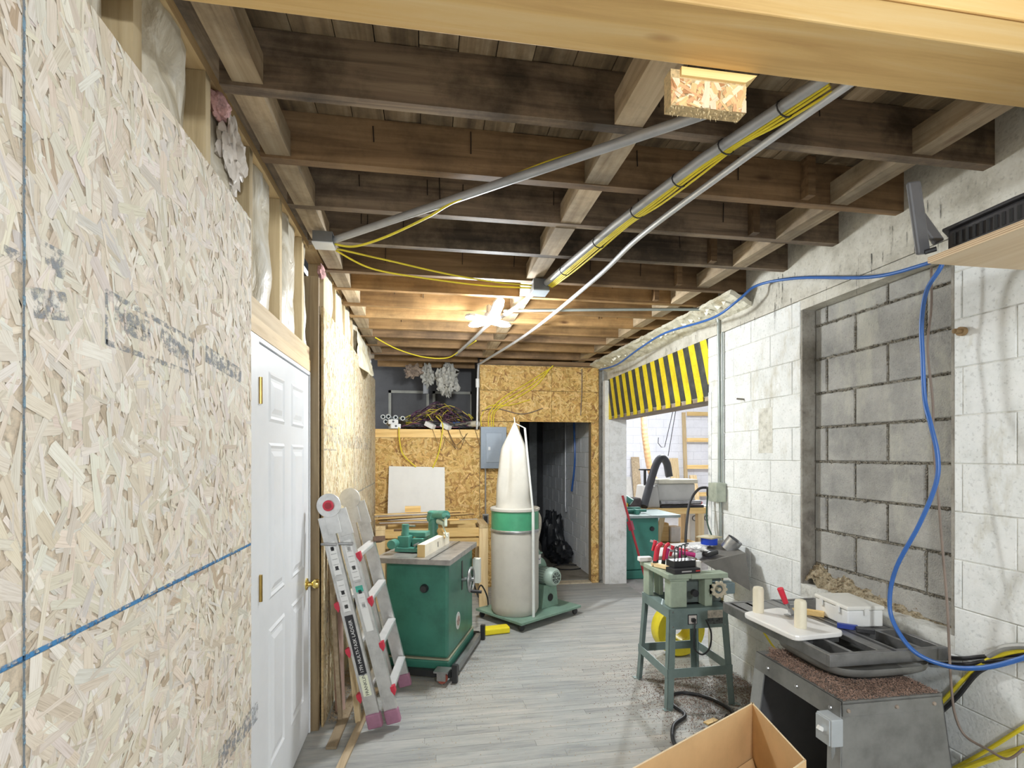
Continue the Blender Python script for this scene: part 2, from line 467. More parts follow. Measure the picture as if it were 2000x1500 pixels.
for k in range(60):
    sx = R.uniform(.602, .803); sy = R.uniform(1.226, 1.26); l = R.uniform(.002, .008) * (2.5 if R.random() < .06 else 1)
    mb.add([(sx - .0012, sy, 2.4245), (sx + .0012, sy, 2.4245), (sx + R.uniform(-.002, .002), sy + .001, 2.424 - l)], [(0, 1, 2)])
tag(mb.build('splinters', plain('splinter', (.75, .6, .35), .9), brk, world=True), kind='stuff')

# ---- left wall : strand board on studs
wall_left = struct('wall_left', 'pale strand board wall on studs with bare insulation above', 'wall')
osb(wall_left, (XL, .953, 0), (0, 1, 0), (0, 0, 1), 1.10, 1.218, PAL_PALE, 11, 3.2, lmax=.135, wmax=.034, base=(.62, .52, .4))
osb(wall_left, (XL, .953, 1.221), (0, 1, 0), (0, 0, 1), 1.10, 1.195, PAL_PALE, 12, 3.2, lmax=.135, wmax=.034, bias=1.9, base=(.62, .52, .4))
osb(wall_left, (XL, -.9, 0), (0, 1, 0), (0, 0, 1), 1.85, 1.218, PAL_PALE, 13, 2.6, lmax=.135, wmax=.034, base=(.62, .52, .4))
osb(wall_left, (XL, -.9, 1.221), (0, 1, 0), (0, 0, 1), 1.85, 1.195, PAL_PALE, 14, 2.6, lmax=.135, wmax=.034, bias=1.9, base=(.62, .52, .4))
XF = -.585
PAL_FAR = [((.80, .69, .47), 6), ((.73, .60, .37), 5), ((.85, .77, .58), 4), ((.62, .47, .27), 2)]
osb(wall_left, (XF, 3.105, 0), (0, 1, 0), (0, 0, 1), 1.235, 2.395, PAL_FAR, 15, 2.6, bias=1.57, base=(.5, .36, .18))
osb(wall_left, (XF, 4.343, 0), (0, 1, 0), (0, 0, 1), 1.235, 2.395, PAL_CREAM, 16, 2.6, bias=1.57, base=(.5, .36, .18))
osb(wall_left, (XF, 5.581, 0), (0, 1, 0), (0, 0, 1), .50, 2.395, PAL_CREAM, 17, 2.6, bias=1.57, base=(.5, .36, .18))
M_studY = wood('stud_wood', (.40, .30, .16), (.55, .43, .25), (.68, .56, .36), 'Z')
MB().box(-.78, -.605, 3.068, 3.104, 0, 2.55).build('trimmer_stud', wood('trimmer_dark', (.14, .10, .05), (.24, .17, .09), (.33, .25, .14), 'Z'), wall_left)
STUDS = [.52, .91, 1.30, 1.69, 2.08, 2.485, 2.905, 3.30, 3.70, 4.10, 4.50, 4.90, 5.30, 5.70]
for i, y in enumerate(STUDS):
    z0 = 2.15 if 2.1 < y < 3.06 else 0.1
    xf = -.656 if y < 3.06 else -.62
    MB().box(xf - .089, xf, y, y + .036, z0, 2.70).build('stud', M_studY, wall_left)
MB().box(-.745, -.656, -.9, 3.06, 2.702, 2.738).build('top_plate', M_pineY, wall_left)
MB().box(-.71, -.62, 3.10, 6.06, 2.702, 2.738).build('top_plate', M_pineY, wall_left)
MB().box(-.745, -.645, 2.062, 3.066, 2.012, 2.075).build('header', M_pineY, wall_left)
MB().box(-.745, -.648, 2.062, 3.066, 2.077, 2.145).build('header', M_pineY, wall_left)
MB().box(-.83, -.80, -.9, 6.2, 0, 2.75).build('outer_sheathing', plain('sheathing', (.12, .10, .08), .9), wall_left)
def batt_mat(name, c1, c2, c3):
    m, t, b = nt(name); b.inputs['Roughness'].default_value = .38
    n = N(t, 'ShaderNodeTexNoise', Scale=9.0, Detail=5.0, Distortion=1.2); t.links.new(coords(t, (1, 1, .5)), n.inputs['Vector'])
    r = ramp(t, n.outputs['Fac'], [(.3, c1), (.5, c2), (.68, c3)])
    t.links.new(r.outputs[0], b.inputs['Base Color']); bump(t, b, n.outputs['Fac'], .6, .03)
    return m
M_batt = batt_mat('insulation_film', (.46, .40, .29), (.66, .61, .50), (.78, .76, .70))
M_pink = plain('pink_fibreglass', (.58, .34, .33), .95, 0, .35, 40, .8)
edges = [(-.9 + 0, .52)] if False else []
def batt(y0, y1, z0, z1, xf, depth, seed):
    def fn(a, b):
        y = y0 + (y1 - y0) * a; z = z0 + (z1 - z0) * b
        bulge = math.sin(math.pi * a) ** .6
        w = noise.noise(Vector((y * 9 + seed, z * 5, seed * 3.1))) * .022 + noise.noise(Vector((y * 24, z * 9 + seed, 2.2))) * .010
        return (xf - depth + bulge * depth * 1.05 + w * bulge, y, z)
    return MB().grid(fn, 14, 14).build('insulation_batt', M_batt, wall_left, smooth=True)
for i in range(len(STUDS) - 1):
    y0, y1 = STUDS[i] + .037, STUDS[i + 1] - .001
    if y0 < 3.06:
        z0 = 2.15 if y1 > 2.1 else 2.30
        batt(y0, min(y1, 3.06), z0, 2.70, -.668, .07, i * 7.3)
    else:
        batt(y0, y1, 2.30, 2.70, -.622, .05, i * 5.1)
# torn batt with pink fibre showing, and the loose flap further along
def blob(name, c, r, mat, parent, seed, n=18, amp=.35, smooth=True, freq=2.2):
    def fn(a, b):
        th = a * 2 * math.pi; ph = (b - .5) * math.pi
        d = Vector((math.cos(th) * math.cos(ph), math.sin(th) * math.cos(ph), math.sin(ph)))
        k = 1 + amp * noise.noise(d * freq + Vector((seed, 0, 0))) + amp * .5 * noise.noise(d * freq * 2.4 + Vector((0, seed, 0)))
        return (c[0] + d.x * r[0] * k, c[1] + d.y * r[1] * k, c[2] + d.z * r[2] * k)
    return MB().grid(fn, n * 2, n).build(name, mat, parent, smooth=smooth)
blob('torn_fibre', (-.66, 1.80, 2.665), (.03, .05, .035), M_pink, wall_left, 3)
blob('torn_film', (-.655, 1.90, 2.57), (.03, .09, .10), batt_mat('torn_film', (.5, .44, .38), (.72, .66, .6), (.85, .8, .78)), wall_left, 9, amp=.6)
blob('torn_fibre', (-.615, 3.2, 2.62), (.02, .05, .04), M_pink, wall_left, 5)
def flap(a, b):
    y = 4.62 + .75 * a; z = 2.62 - .36 * b * (1 - .45 * abs(a - .35))
    return (-.592 + .10 * math.sin(math.pi * a) * b + .015 * noise.noise(Vector((a * 6, b * 6, 1))), y, z)
MB().grid(flap, 16, 12).build('film_flap', batt_mat('flap_film', (.62, .55, .36), (.78, .73, .56), (.84, .82, .72)), wall_left, smooth=True, solid=.003)
# chalk lines and mill stamps on the boards
M_chalk = patchy('blue_chalk', (.06, .24, .50), (.36, .56), 70)
M_chalk2 = patchy('blue_chalk_faint', (.20, .32, .42), (.47, .62), 55)
M_stamp = patchy('grey_ink', (.30, .32, .35), (.44, .64), 45)
def strip(p, q, w, mat, name, parent, off=.0024):
    """a thin strip of marking lying on a wall that faces +X"""
    a, b = Vector(p), Vector(q); d = (b - a).normalized(); n = Vector((1, 0, 0)); s = d.cross(n).normalized() * w / 2; o = n * off
    return MB().add([tuple(a + s + o), tuple(a - s + o), tuple(b - s + o), tuple(b + s + o)], [(0, 1, 2, 3)]).build(name, mat, parent, world=True)
strip((XL, .2, 1.2195), (XL, 2.045, 1.2195), .0028, plain('seam_shadow', (.07, .14, .24), .9), 'panel_seam', wall_left)
strip((XL, .2, 1.224), (XL, 2.045, 1.2225), .009, M_chalk, 'chalk_line', wall_left, .0026)
strip((XL, .953, .0), (XL, .953, 2.41), .005, plain('seam_grey', (.22, .24, .26), .9), 'panel_seam', wall_left)
strip((XL, .953, 1.0), (XL, .953, 2.41), .007, M_chalk2, 'chalk_line', wall_left, .0026)
strip((XF, 4.342, 0), (XF, 4.342, 2.395), .006, plain('seam_grey', (.22, .24, .26), .9), 'panel_seam', wall_left)
strip((XF, 3.4, 1.235), (XF, 6.06, 1.235), .012, M_chalk2, 'chalk_line', wall_left)
def wl(x, y, X): return None
for a, b_, w in (((-0.642, 1.17, 1.88), (-0.642, 1.565, 1.865), .012), ((-0.642, 1.17, 1.777), (-0.642, 1.581, 1.773), .012), ((-0.642, 1.172, 1.883), (-0.642, 1.172, 1.773), .010), ((-0.642, 1.568, 1.873), (-0.642, 1.568, 1.767), .010)):
    strip(a, b_, w, M_stamp, 'mill_stamp', wall_left)
for a, b_, w in (((-0.642, 1.2, 1.845), (-0.642, 1.337, 1.846), .03), ((-0.642, 1.233, 1.821), (-0.642, 1.341, 1.821), .025), ((-0.642, 1.389, 1.84), (-0.642, 1.537, 1.811), .045), ((-0.642, 1.649, 1.846), (-0.642, 1.945, 1.823), .05), ((-0.642, 0.971, 1.8), (-0.642, 1.057, 1.816), .05), ((-0.642, 1, 1.886), (-0.642, 1.05, 1.887), .05), ((-0.642, 0.913, 1.862), (-0.642, 0.949, 1.863), .02), ((-0.642, 1.743, 0.595), (-0.642, 2.128, 0.576), .07)):
    strip(a, b_, w, M_stamp, 'mill_stamp', wall_left)
# rows of smudged stencil letters on the far boards
for k in range(26):
    y = 3.16 + k * .098
    if 17 < k < 19: continue
    z = 1.655 + R.uniform(-.003, .003)
    h = .11 if k > 5 else .06
    for q in range(3):
        strip((XF, y + q * .026, z - h / 2), (XF, y + q * .026, z + h / 2 * R.choice((1, .2, 1))), .013, M_stamp, 'mill_stamp', wall_left)
for a, b_ in (((XF, 3.12, 1.72), (XF, 3.52, 1.72)), ((XF, 3.12, 1.58), (XF, 3.52, 1.58)), ((XF, 3.52, 1.58), (XF, 3.52, 1.72))):
    strip(a, b_, .01, M_stamp, 'mill_stamp', wall_left)
for k in range(7):
    strip((XF, 3.2 + k * .09, .55 + R.uniform(-.03, .03)), (XF, 3.25 + k * .09, .68), .03, M_stamp, 'mill_stamp', wall_left)
MB().box(XL, XL + .004, 0, 0, 0, 0)

# ---- door in the left wall
door = struct('door_1', 'white six panel door with brass knob in strand board wall', 'door', (XL, 2.14, 0))
M_door = plain('door_paint', (.80, .82, .85), .38, 0, .03, 3)
MB().box(-.70, -.652, 2.165, 3.045, .012, 1.985).build('slab', M_door, door, world=True)
mb = MB(); mb.box(-.72, -.645, 2.062, 2.16, 0, 2.01); mb.box(-.72, -.645, 3.05, 3.066, 0, 2.01); mb.box(-.72, -.645, 2.16, 3.05, 1.99, 2.01)
mb.build('frame', M_door, door, bevel=.002, world=True)
for c0, c1 in ((2.315, 2.53), (2.679, 2.90)):
    for z0, z1 in ((.25, .81), (.956, 1.588), (1.70, 1.885)):
        mb = MB(); xo = -.652
        def ring(a, x): return [(x, c0 + a, z0 + a), (x, c1 - a, z0 + a), (x, c1 - a, z1 - a), (x, c0 + a, z1 - a)]
        rs = [ring(-.012, xo), ring(0, xo + .006), ring(.012, xo + .0005), ring(.024, xo + .0005), ring(.046, xo + .007)]
        v = [p for r_ in rs for p in r_]; f = []
        for i in range(4):
            f += [(i * 4 + k, i * 4 + (k + 1) % 4, i * 4 + 4 + (k + 1) % 4, i * 4 + 4 + k) for k in range(4)]
        f.append((16, 17, 18, 19)); mb.add(v, f).build('panel', M_door, door, world=True)
M_brass = plain('aged_brass', (.42, .28, .08), .35, .9, .2)
M_gold = plain('polished_brass', (.85, .66, .22), .18, 1, .05)
for z in (1.80, 1.03):
    mb = MB(); mb.box(-.651, -.6455, 2.15, 2.178, z - .05, z + .05); mb.tube([(-.641, 2.162, z - .052), (-.641, 2.162, z + .052)], .007, 10)
    mb.build('hinge', M_brass, door, world=True)
mb = MB(); mb.lathe([(.032, 0), (.032, .006), (.014, .012), (.011, .03), (.024, .042), (.027, .055), (.022, .066), (.0, .068)], 20, axisM((-.652, 2.985, .845), (1, 0, 0)), cap=False)
mb.build('knob', M_gold, door, smooth=True, world=True)

# ---- back wall : low board wall with a loft shelf, and the partition with the passage
wall_back = struct('wall_back', 'golden strand board partition with open shelf loft and dark passage', 'wall')
def oback(x0, x1, z0, z1, y, pal, seed, **k):
    return osb(wall_back, (x0, y, z0), (1, 0, 0), (0, 0, 1), x1 - x0, z1 - z0, pal, seed, 2.6, lmin=.04, lmax=.13, wmin=.008, wmax=.03, base=(.45, .28, .08), **k)
oback(-.584, .598, 0, 1.742, YB, PAL_GOLD, 21)
MB().box(-.584, .60, YB - .006, YB + .034, 1.745, 1.842).build('edge_board', M_pine, wall_back, bevel=.003)
MB().box(-.60, .62, YB + .036, 7.25, 1.80, 1.838).build('loft_floor', wood('loft_ply', (.3, .2, .1), (.42, .3, .16), (.5, .38, .22), 'X'), wall_back)
oback(.604, 1.075, 0, 1.935, YB, PAL_GOLD, 22)
oback(1.953, 2.045, 0, 1.938, YB, PAL_GOLD, 23)
oback(.604, 1.46, 1.94, 2.305, YB, PAL_GOLD, 24)
oback(1.463, 2.045, 1.94, 2.305, YB, PAL_GOLD, 26)
oback(.604, 1.46, 2.309, 2.60, YB, PAL_GOLD, 25)
oback(1.463, 2.045, 2.309, 2.60, YB, PAL_GOLD, 27)
mb = MB(); mb.box(.60, 1.072, YB + .013, YB + .11, 0, 2.655); mb.box(1.956, 2.06, YB + .013, YB + .11, 0, 2.655); mb.box(1.072, 1.956, YB + .013, YB + .11, 1.945, 2.655)
mb.build('partition_studs', wood('partition_stud', (.2, .15, .08), (.3, .22, .13), (.4, .3, .18), 'Z'), wall_back)
MB().box(1.075, 1.956, YB - .02, YB + .12, 0, .012).build('sill_strip', plain('sill_wood', (.6, .52, .38), .7, 0, .2, 20), wall_back)
MB().box(.6, 2.06, YB - .03, YB + .05, 2.61, 2.655).build('head_board', M_joist_brown, wall_back)
# loft back wall with grey framed panels
MB().box(-.75, .70, 7.25, 7.29, 1.7, 2.84).build('loft_back', plain('loft_grey', (.10, .10, .105), .7), wall_back)
M_fr = plain('loft_frame', (.34, .34, .30), .6)
for a, b_ in ((-.52, .02), (.07, .62)):
    mb = MB()
    for q in ((a, a + .035, 1.84, 2.42), (b_ - .035, b_, 1.84, 2.42), (a, b_, 2.385, 2.42)):
        mb.box(q[0], q[1], 7.225, 7.249, q[2], q[3])
    mb.build('loft_panel_frame', M_fr, wall_back)
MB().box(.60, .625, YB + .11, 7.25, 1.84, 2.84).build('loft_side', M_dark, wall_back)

def block_course(parent, name, mat, a0, a1, z0, z1, L, off, place, gap=.006, depth=.06, ch=.006, jig=.0):
    """one course of blocks between a0 and a1; place(a, z, d) gives the wall point, d = depth behind the face"""
    e = a0 + ((off - a0) % L) - L
    while e < a1:
        b0, b1 = max(e, a0), min(e + L, a1)
        if b1 - b0 > .03:
            g = gap / 2; j = R.uniform(-jig, jig)
            A0, A1, Z0, Z1 = b0 + g, b1 - g, z0 + g, z1 - g
            pts = [(A0, Z0, depth), (A1, Z0, depth), (A1, Z1, depth), (A0, Z1, depth), (A0, Z0, ch + j), (A1, Z0, ch + j), (A1, Z1, ch + j), (A0, Z1, ch + j), (A0 + ch, Z0 + ch, j), (A1 - ch, Z0 + ch, j), (A1 - ch, Z1 - ch, j), (A0 + ch, Z1 - ch, j)]
            f = [(3, 2, 1, 0), (8, 9, 10, 11)]
            for o_ in (0, 4): f += [(o_ + k, o_ + (k + 1) % 4, o_ + 4 + (k + 1) % 4, o_ + 4 + k) for k in range(4)]
            MB().add([place(*p) for p in pts], f).build(name, mat, parent)
        e += L

# ---- right wall : painted blocks, a blocked-up opening, and a wide doorway to the next room
wall_right = struct('wall_right', 'white painted concrete block wall with blocked opening and wide doorway', 'wall')
CO = .1975; Z0 = .92 - 5 * CO
R0, R1, RZ0, RZ1 = 1.843, 2.742, .80, 2.395       # blocked-up opening
D0, D1, DZ = 3.74, 6.0, 2.0                        # doorway to next room
pr = lambda a, z, d: (XR + d, a, z)
k = 0
while True:
    z0, z1 = Z0 + k * CO, Z0 + (k + 1) * CO
    if z0 > 2.42: break
    z0, z1 = max(z0, 0), min(z1, 2.45)
    off = .2 if k % 2 else 0
    segs = [(-.9, R0), (R1, D0), (D1, YB + .06)] if (z1 > RZ0 + .05 and z0 < RZ1 - .05) else [(-.9, D0), (D1, YB + .06)]
    if z0 > DZ - .05:
        segs = [(-.9, R0), (R1, YB + .06)] if z0 < RZ1 - .05 else [(-.9, YB + .06)]
    for a0, a1 in segs:
        zz1 = z1
        if z1 > DZ and z0 < DZ - .05 and a0 <= D0: pass
        block_course(wall_right, 'block', M_white_block, a0, a1, z0, zz1, .402, off, pr, gap=.004, ch=.003, jig=.0018)
    k += 1
XO = 2.36
mb = MB()
f0 = XR + .0045
mb.box(f0, XO, -.9, R0, 0, 2.45); mb.box(f0, XO, R0, R1, 0, RZ0); mb.box(f0, XO, R1, D0, 0, 2.45); mb.box(f0, XO, D0, D1, DZ, 2.45); mb.box(f0, XO, D1, YB + .12, 0, 2.45); mb.box(f0, XO, R0, R1, RZ1, 2.45)
mb.build('painted_joints', M_joint, wall_right)
MB().box(XR - .004, XO, -.9, YB + .1, 2.452, ZD).build('bond_beam', M_concrete, wall_right)
MB().box(XR + .002, 2.27, R0 - .03, R1 + .02, RZ1 - .002, 2.45).build('lintel', M_concrete, wall_right)
mb = MB(); mb.box(XR + .003, 2.27, R1 - .012, R1, RZ0, RZ1); mb.box(XR + .003, 2.27, R0, R0 + .012, RZ0, RZ1)
mb.build('opening_reveal', M_reveal, wall_right)
MB().box(2.243, 2.30, R0, R1, RZ0, RZ1).build('mortar_bed', M_mortar, wall_right)
pg = lambda a, z, d: (2.233 + d, a, z)
for k in range(-1, 8):
    z0, z1 = .92 + k * .1965, .92 + (k + 1) * .1965
    if k == 7: z1 = RZ1
    block_course(wall_right, 'grey_block', M_grey_block, R0 + .012, R1 - .012, max(z0, RZ0), min(z1, RZ1), .397, 2.24 if k % 2 else 2.04, pg, gap=.011, ch=.005, jig=.003, depth=.02)
# crumbling mortar and debris lying along the sill of the blocked opening
def rub(a, b):
    y = R1 - .01 - (R1 - R0 - .02) * a
    top = .92 - .12 * a + .05 * noise.noise(Vector((a * 9, 1, 0)))
    d = .02 + .085 * b
    z = top - (1 - (1 - b) ** .7 * 0) * 0 - (b - .5) * .0 - (1 - b) * .10
    return (XR + .0 + d + .012 * noise.noise(Vector((a * 30, b * 14, 4))), y, z + .018 * noise.noise(Vector((a * 34, b * 20, 7))))
mb = MB().grid(rub, 60, 10)
tag(mb.build('sill_rubble', masonry('rubble', (.35, .29, .19), (.10, .08, .05), (.58, .53, .42), 40, 120, 1, 1), wall_right, solid=.01), kind='stuff')
mb = MB()
for k in range(700):
    a = R.random(); b_ = R.random(); p = Vector(rub(a, b_)); s_ = R.uniform(.002, .007)
    mb.cbox((0, 0, 0), (s_, s_ * R.uniform(.6, 2.4), s_ * .6), rotM(p + Vector((-.004, 0, .004)), R.random() * 3, R.random() * 3, R.random() * 3))
tag(mb.build('sill_debris', plain('debris', (.33, .26, .17), .95, 0, .5, 80), wall_right), kind='stuff')
# lumps of squeezed-out mortar along the joints of the grey blocks, and an old bare patch on the painted wall
mb = MB()
for k in range(-1, 9):
    zb_ = .92 + k * .1965
    if zb_ < RZ0 + .05 or zb_ > RZ1: continue
    for q in range(110):
        yy = R.uniform(R0 + .015, R1 - .015); s_ = R.uniform(.002, .006)
        mb.cbox((0, 0, 0), (s_, s_ * R.uniform(1, 3), s_), rotM((2.234, yy, zb_ + R.gauss(0, .003)), R.random() * 3, R.random(), R.random()))
    for j_ in ((2.24, 2.637) if k % 2 else (2.04, 2.437)):
        for q in range(26):
            s_ = R.uniform(.002, .005); mb.cbox((0, 0, 0), (s_, s_, s_ * R.uniform(1, 3)), rotM((2.235, j_ + R.gauss(0, .002), zb_ + R.random() * .19), R.random(), R.random(), R.random()))
tag(mb.build('mortar_crumbs', M_mortar, wall_right), kind='stuff')
MB().box(XR - .0025, XR + .002, 2.99, 3.13, 1.56, 1.85).build('bare_patch', masonry('bare_patch', (.66, .65, .58), (.42, .41, .36), (.78, .78, .74), 14, 60, .9, .4), wall_right)
# hazard stripes painted over the doorway
M_yel = masonry('hazard_yellow', (.86, .68, .02), (.62, .48, .02), (.92, .76, .05), 7, 60, .6, .25)
M_blk = masonry('hazard_black', (.055, .06, .055), (.03, .03, .03), (.12, .12, .11), 9, 60, .7, .25)
ys0, ys1, zt, zb = 3.757, 6.03, 2.472, 2.005
NS = 24; wS = (ys1 - ys0) / NS; sl = .16
def clip_strip(a, b):
    """stripe between a and b at the top edge, leaning, clipped to the painted rectangle"""
    q = [(a, zt), (b, zt), (b - sl, zb), (a - sl, zb)]
    out = []
    def clip(poly, inside, inter):
        res = []
        for i, p in enumerate(poly):
            r_ = poly[i - 1]
            if inside(p):
                if not inside(r_): res.append(inter(r_, p))
                res.append(p)
            elif inside(r_): res.append(inter(r_, p))
        return res
    for lim, s_ in ((ys0, 1), (ys1, -1)):
        q = clip(q, lambda p: s_ * (p[0] - lim) >= -1e-9, lambda r_, p: (lim, r_[1] + (p[1] - r_[1]) * (lim - r_[0]) / (p[0] - r_[0])))
        if not q: return None
    return q
a = ys0 - .06; k = 0
while a < ys1 + sl + wS:
    q = clip_strip(a, a + wS)
    if q and len(q) > 2:
        n = len(q); xx = XR - (.0032 if k % 2 else .0026)
        MB().add([(xx, p[0], p[1]) for p in q] + [(XR + .004, p[0], p[1]) for p in q], [tuple(range(n)), tuple(range(2 * n - 1, n - 1, -1))] + [(i, (i + 1) % n, n + (i + 1) % n, n + i) for i in range(n)]).build('painted_stripe', M_yel if k % 2 else M_blk, wall_right)
        if k % 2 and a - sl > ys0 and a - sl + wS < ys1:
            MB().box(XR - .006, XR + .0, a - sl + .005, a - sl + wS - .005, zb - .035, zb + .02).build('stripe_tab', M_yel, wall_right)
    a += wS; k += 1
M_jamb = masonry('jamb_paint', (.86, .87, .86), (.66, .66, .63), (.90, .91, .90), 10, 70, .8, .35, stain=(.42, .39, .33), staincut=(.62, .72))
mb = MB(); mb.box(XR + .002, XO + .005, D1 - .012, D1 + .03, 0, DZ); mb.box(XR + .002, XO + .005, D0 - .03, D0 + .012, 0, DZ)
mb.build('doorway_jamb', M_jamb, wall_right)
MB().box(XR + .01, XO + .02, D0, D1, DZ - .03, DZ + .03).build('doorway_head', wood('head_wood', (.32, .24, .17), (.48, .38, .29), (.60, .5, .4), 'Y', stain=.4), wall_right)
MB().box(XR - .006, XR + .03, D0 - .035, D0 + .006, 0, DZ + .03).build('jamb_edge', plain('edge_paint', (.78, .79, .78), .6, 0, .25, 14), wall_right)
MB().box(XR - .05, XR + .0, D1 + .002, YB - .001, 0, 2.44).build('corner_strip', M_jamb, wall_right)
# peeling plaster ledge under the joist ends at the far half
led = MB()
def ledge(a, b):
    y = 3.2 + 2.85 * a; xw = 1.93 + .06 * (1 - a)
    return (xw + (XR + .0 - xw) * b, y, 2.635 - .075 * b + .012 * noise.noise(Vector((a * 22, b * 4, 3))) + .008 * noise.noise(Vector((a * 60, b * 10, 1))))
led.grid(ledge, 90, 6)
led.build('plaster_ledge', masonry('peeling_plaster', (.70, .67, .54), (.48, .44, .32), (.80, .78, .68), 12, 50, .9, .6, stain=(.42, .34, .2), staincut=(.6, .7)), wall_right, solid=.03)
for k in range(26):
    y = 3.3 + k * .105 + R.uniform(-.03, .03); x = 1.98 + R.random() * .06
    s_ = R.uniform(.02, .05)
    MB().add([(x, y, 2.605), (x + s_, y + s_ * .3, 2.60), (x + s_ * .8, y - s_, 2.60), (x + s_ * .4, y - s_ * .3, 2.575)], [(0, 1, 3), (1, 2, 3), (0, 3, 2)]).build('paint_flake', plain('paint_flake', (.85, .83, .74), .8), wall_right)
# dark drip streaks on the bond beam
M_drip = patchy('drip', (.05, .05, .045), (.46, .6), 30, stretch=(1, 6, .6))
for k in range(60):
    y = R.uniform(1.5, 4.6) if k > 20 else R.choice((1.95, 2.2, 2.9)) + R.gauss(0, .06); z1 = R.uniform(2.46, 2.66); L = R.uniform(.03, .14); w = R.uniform(.003, .008)
    MB().add([(XR - .0062, y, z1), (XR - .0062, y + w, z1), (XR - .0062, y + w * .6, z1 - L), (XR - .0062, y + w * .2, z1 - L)], [(0, 1, 2, 3)]).build('drip_streak', M_drip, wall_right)

# ---- passage behind the partition
wall_pass = struct('wall_passage', 'white block side wall and dark end of the passage', 'wall')
pp = lambda a, z, d: (2.05 + d, a, z)
M_pass = masonry('passage_block_lit', (.90, .92, .95), (.80, .83, .87), (.94, .95, .97), 5, 70, .75, .3)  # whiter than the room's blocks: missing lamp light is put into the colour
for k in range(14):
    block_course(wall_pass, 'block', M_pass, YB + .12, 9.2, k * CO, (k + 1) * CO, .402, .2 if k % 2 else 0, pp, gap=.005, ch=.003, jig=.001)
MB().box(2.056, 2.2, YB + .12, 10.0, 0, 2.84).build('passage_joints', M_joint, wall_pass)
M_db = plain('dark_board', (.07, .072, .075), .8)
wall_pl = struct('wall_passage_left', 'dark board left side wall of passage', 'wall')
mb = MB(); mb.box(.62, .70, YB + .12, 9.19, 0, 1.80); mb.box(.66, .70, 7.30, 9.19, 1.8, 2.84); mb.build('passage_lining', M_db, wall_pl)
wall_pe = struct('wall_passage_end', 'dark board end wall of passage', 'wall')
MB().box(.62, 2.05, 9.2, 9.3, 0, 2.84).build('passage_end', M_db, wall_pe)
MB().box(1.78, 1.92, 9.1, 9.19, 0, 2.6).build('passage_post', plain('post_grey', (.38, .4, .4), .7, 0, .2), wall_pe)
floor2 = struct('floor', 'dusty brown floor of the dark passage', 'floor')
MB().box(.62, 2.06, 6.285, 9.3, -.05, -.002).build('passage_floor', plain('passage_floor', (.30, .27, .22), .8, 0, .25, 4), floor2)
ceil2 = struct('ceiling', 'dark boarded ceiling over the passage', 'ceiling')
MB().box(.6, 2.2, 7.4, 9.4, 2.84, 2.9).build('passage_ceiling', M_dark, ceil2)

# ---- next room
wall_next = struct('wall_next_room', 'white block far wall of the next workshop room', 'wall')
pn = lambda a, z, d: (a, 12.4 + d, z)
M_wb2 = masonry('next_block', (.80, .80, .84), (.75, .75, .79), (.84, .84, .87), 4, 60, .8, .15)
for k in range(18):
    block_course(wall_next, 'block', M_wb2, 4.4, 8.2, k * .203, (k + 1) * .203, .406, .2 if k % 2 else 0, pn, gap=.006, ch=.004)
MB().box(2.2, 9.0, 12.405, 12.5, 0, 3.7).build('next_joints', plain('next_joint', (.6, .6, .64), .8), wall_next)
wall_nr = struct('wall_next_right', 'plain white right side wall of next room', 'wall')
MB().box(9.0, 9.1, 2.0, 12.5, 0, 3.7).build('next_side', M_wb2, wall_nr)
wall_nl = struct('wall_next_left', 'plain white left side wall of next room', 'wall')
MB().box(2.2, 2.36, 6.2, 12.5, 0, 3.7).build('next_side', M_wb2, wall_nl)
wall_nf = struct('wall_next_front', 'plain white near end wall of next room', 'wall')
MB().box(2.36, 9.1, 1.9, 2.0, 0, 3.7).build('next_side', M_wb2, wall_nf)
floor3 = struct('floor', 'dusty grey concrete floor of the next workshop room', 'floor')
MB().box(2.352, 9.0, 2.0, 12.5, -.05, -.004).build('next_floor', masonry('next_concrete', (.48, .46, .45), (.36, .34, .33), (.58, .56, .54), 5, 50, .8, .2), floor3)
ceil3 = struct('ceiling', 'plain white ceiling of the next workshop room', 'ceiling')
MB().box(2.2, 9.1, 1.9, 12.5, 3.7, 3.78).build('next_ceiling', plain('next_ceiling', (.75, .75, .75), .9, var=0), ceil3)

